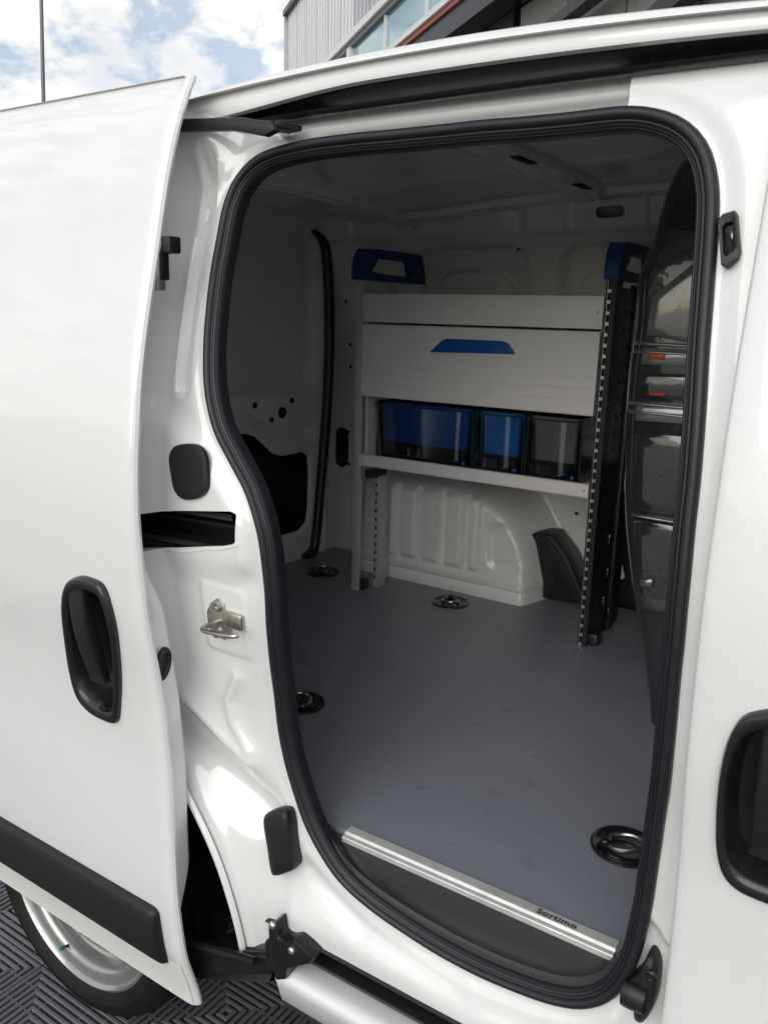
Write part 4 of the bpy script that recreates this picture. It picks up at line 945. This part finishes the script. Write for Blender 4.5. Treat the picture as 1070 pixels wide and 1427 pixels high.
# profiled cladding sheets, each one metre wide with raised ribs
def sheet(s0, w, z0, z1, material):
    m_ = MB(); pts_ = []
    for k in range(4):
        a = s0-w*k/4
        pts_ += [(a, 0.10), (a-w/4*0.72, 0.10), (a-w/4*0.78, 0.075), (a-w/4*0.94, 0.075), (a-w/4*0.998, 0.10)]
    m_.grid([[fac(s_, z, d) for s_, d in pts_] for z in (z0, z1)]); return m_.build('cladding_sheet', material, BL, smooth=0)
for k in range(20):
    s0 = -0.05-k*1.15
    sheet(s0, 1.13, 7.66 if s0 < -4.6 else 6.55, 9.98, 'cladding' if s0 > -6.8 else 'cladding_dark')
fbox(0.0, -24, 9.98, 10.12, -0.05, 0.35, 'roof_edge', 'facade_dark')
fbox(0.06, -0.04, 6.0, 10.0, 0.0, 0.3, 'corner_trim', 'cladding')
fbox(-4.6, -24, 7.50, 7.655, -0.02, 0.24, 'window_head', 'trim_white')
fbox(-4.6, -24, 7.395, 7.495, 0.05, 0.24, 'head_lower_trim', 'pole_grey')  # plain grey strip under the window head
fbox(-6.62, -6.86, 6.60, 7.39, 0.03, 0.22, 'end_post', 'trim_white')
for k, s0 in enumerate((-6.90, -9.25, -11.6, -13.95, -16.3, -18.65, -21.0)):
    fbox(s0, s0-2.27, 6.62, 7.385, 0.14, 0.16, 'glass_pane', 'facade_glass')
    fbox(s0-2.275, s0-2.345, 6.62, 7.39, 0.09, 0.20, 'mullion', 'trim_white')
fbox(-4.6, -24, 6.50, 6.60, -0.05, 0.22, 'window_cill', 'trim_white')
fbox(-8.2, -24, 6.41, 6.495, 0.0, 0.22, 'cill_band', 'trim_rust')
fbox(-9.0, -24, 6.05, 6.405, 0.05, 0.6, 'soffit_beam', 'facade_dark')
fbox(-9.5, -14.3, 2.0, 6.04, 0.5, 0.7, 'dark_glazing', 'facade_dark')
for k, s0 in enumerate((-14.45, -15.9, -17.35, -18.8, -20.25)):
    fbox(s0, s0-1.40, 4.86, 6.03, 0.55, 0.6, 'wall_panel', 'facade_grey'); fbox(s0, s0-1.40, 2.0, 4.84, 0.55, 0.6, 'wall_panel', 'facade_grey')
# raking steel braces in front of the panels
def brace(sa, za, sb, zb_, w):
    m_ = MB(); n_ = np.array([zb_-za, -(sb-sa)]); n_ = n_/np.linalg.norm(n_)*w
    o_ = [(sa+n_[0], za+n_[1]), (sb+n_[0], zb_+n_[1]), (sb-n_[0], zb_-n_[1]), (sa-n_[0], za-n_[1])]
    m_.prism(o_, lambda u_, v_, w_: fac(u_, v_, w_), 0.2, 0.4); return m_.build('steel_brace', 'facade_dark', BL, smooth=0)
brace(-15.2, 5.25, -18.5, 5.55, 0.07); brace(-17.6, 4.6, -20.5, 5.2, 0.10); brace(-18.4, 5.1, -20.5, 5.0, 0.06)

# ---- thin pole beyond the rear of the van
pb = np.array([-19.2835, 12.9697, 6.4004])
pt = np.array([-19.232, 13.042, 8.554])
pole = MB(); dirp = (pt-pb)/(pt[2]-pb[2])
ph_ = np.array([pb+dirp*(z-pb[2]) for z in (GROUND, 2.0, 5.0, 9.0, 13.0)]); 
pole.tube(ph_, [0.075, 0.06, 0.05, 0.043, 0.036], 14)
pole.lathe([(0.16, GROUND), (0.16, GROUND+0.06), (0.10, GROUND+0.10), (0.07, GROUND+0.4)], lambda u_, v_, h: (ph_[0][0]+u_, ph_[0][1]+v_, h), 20)
po = pole.build('flag_pole', 'pole_grey', None); tag(po, 'thin dark grey pole rising against the cloudy sky', 'pole')
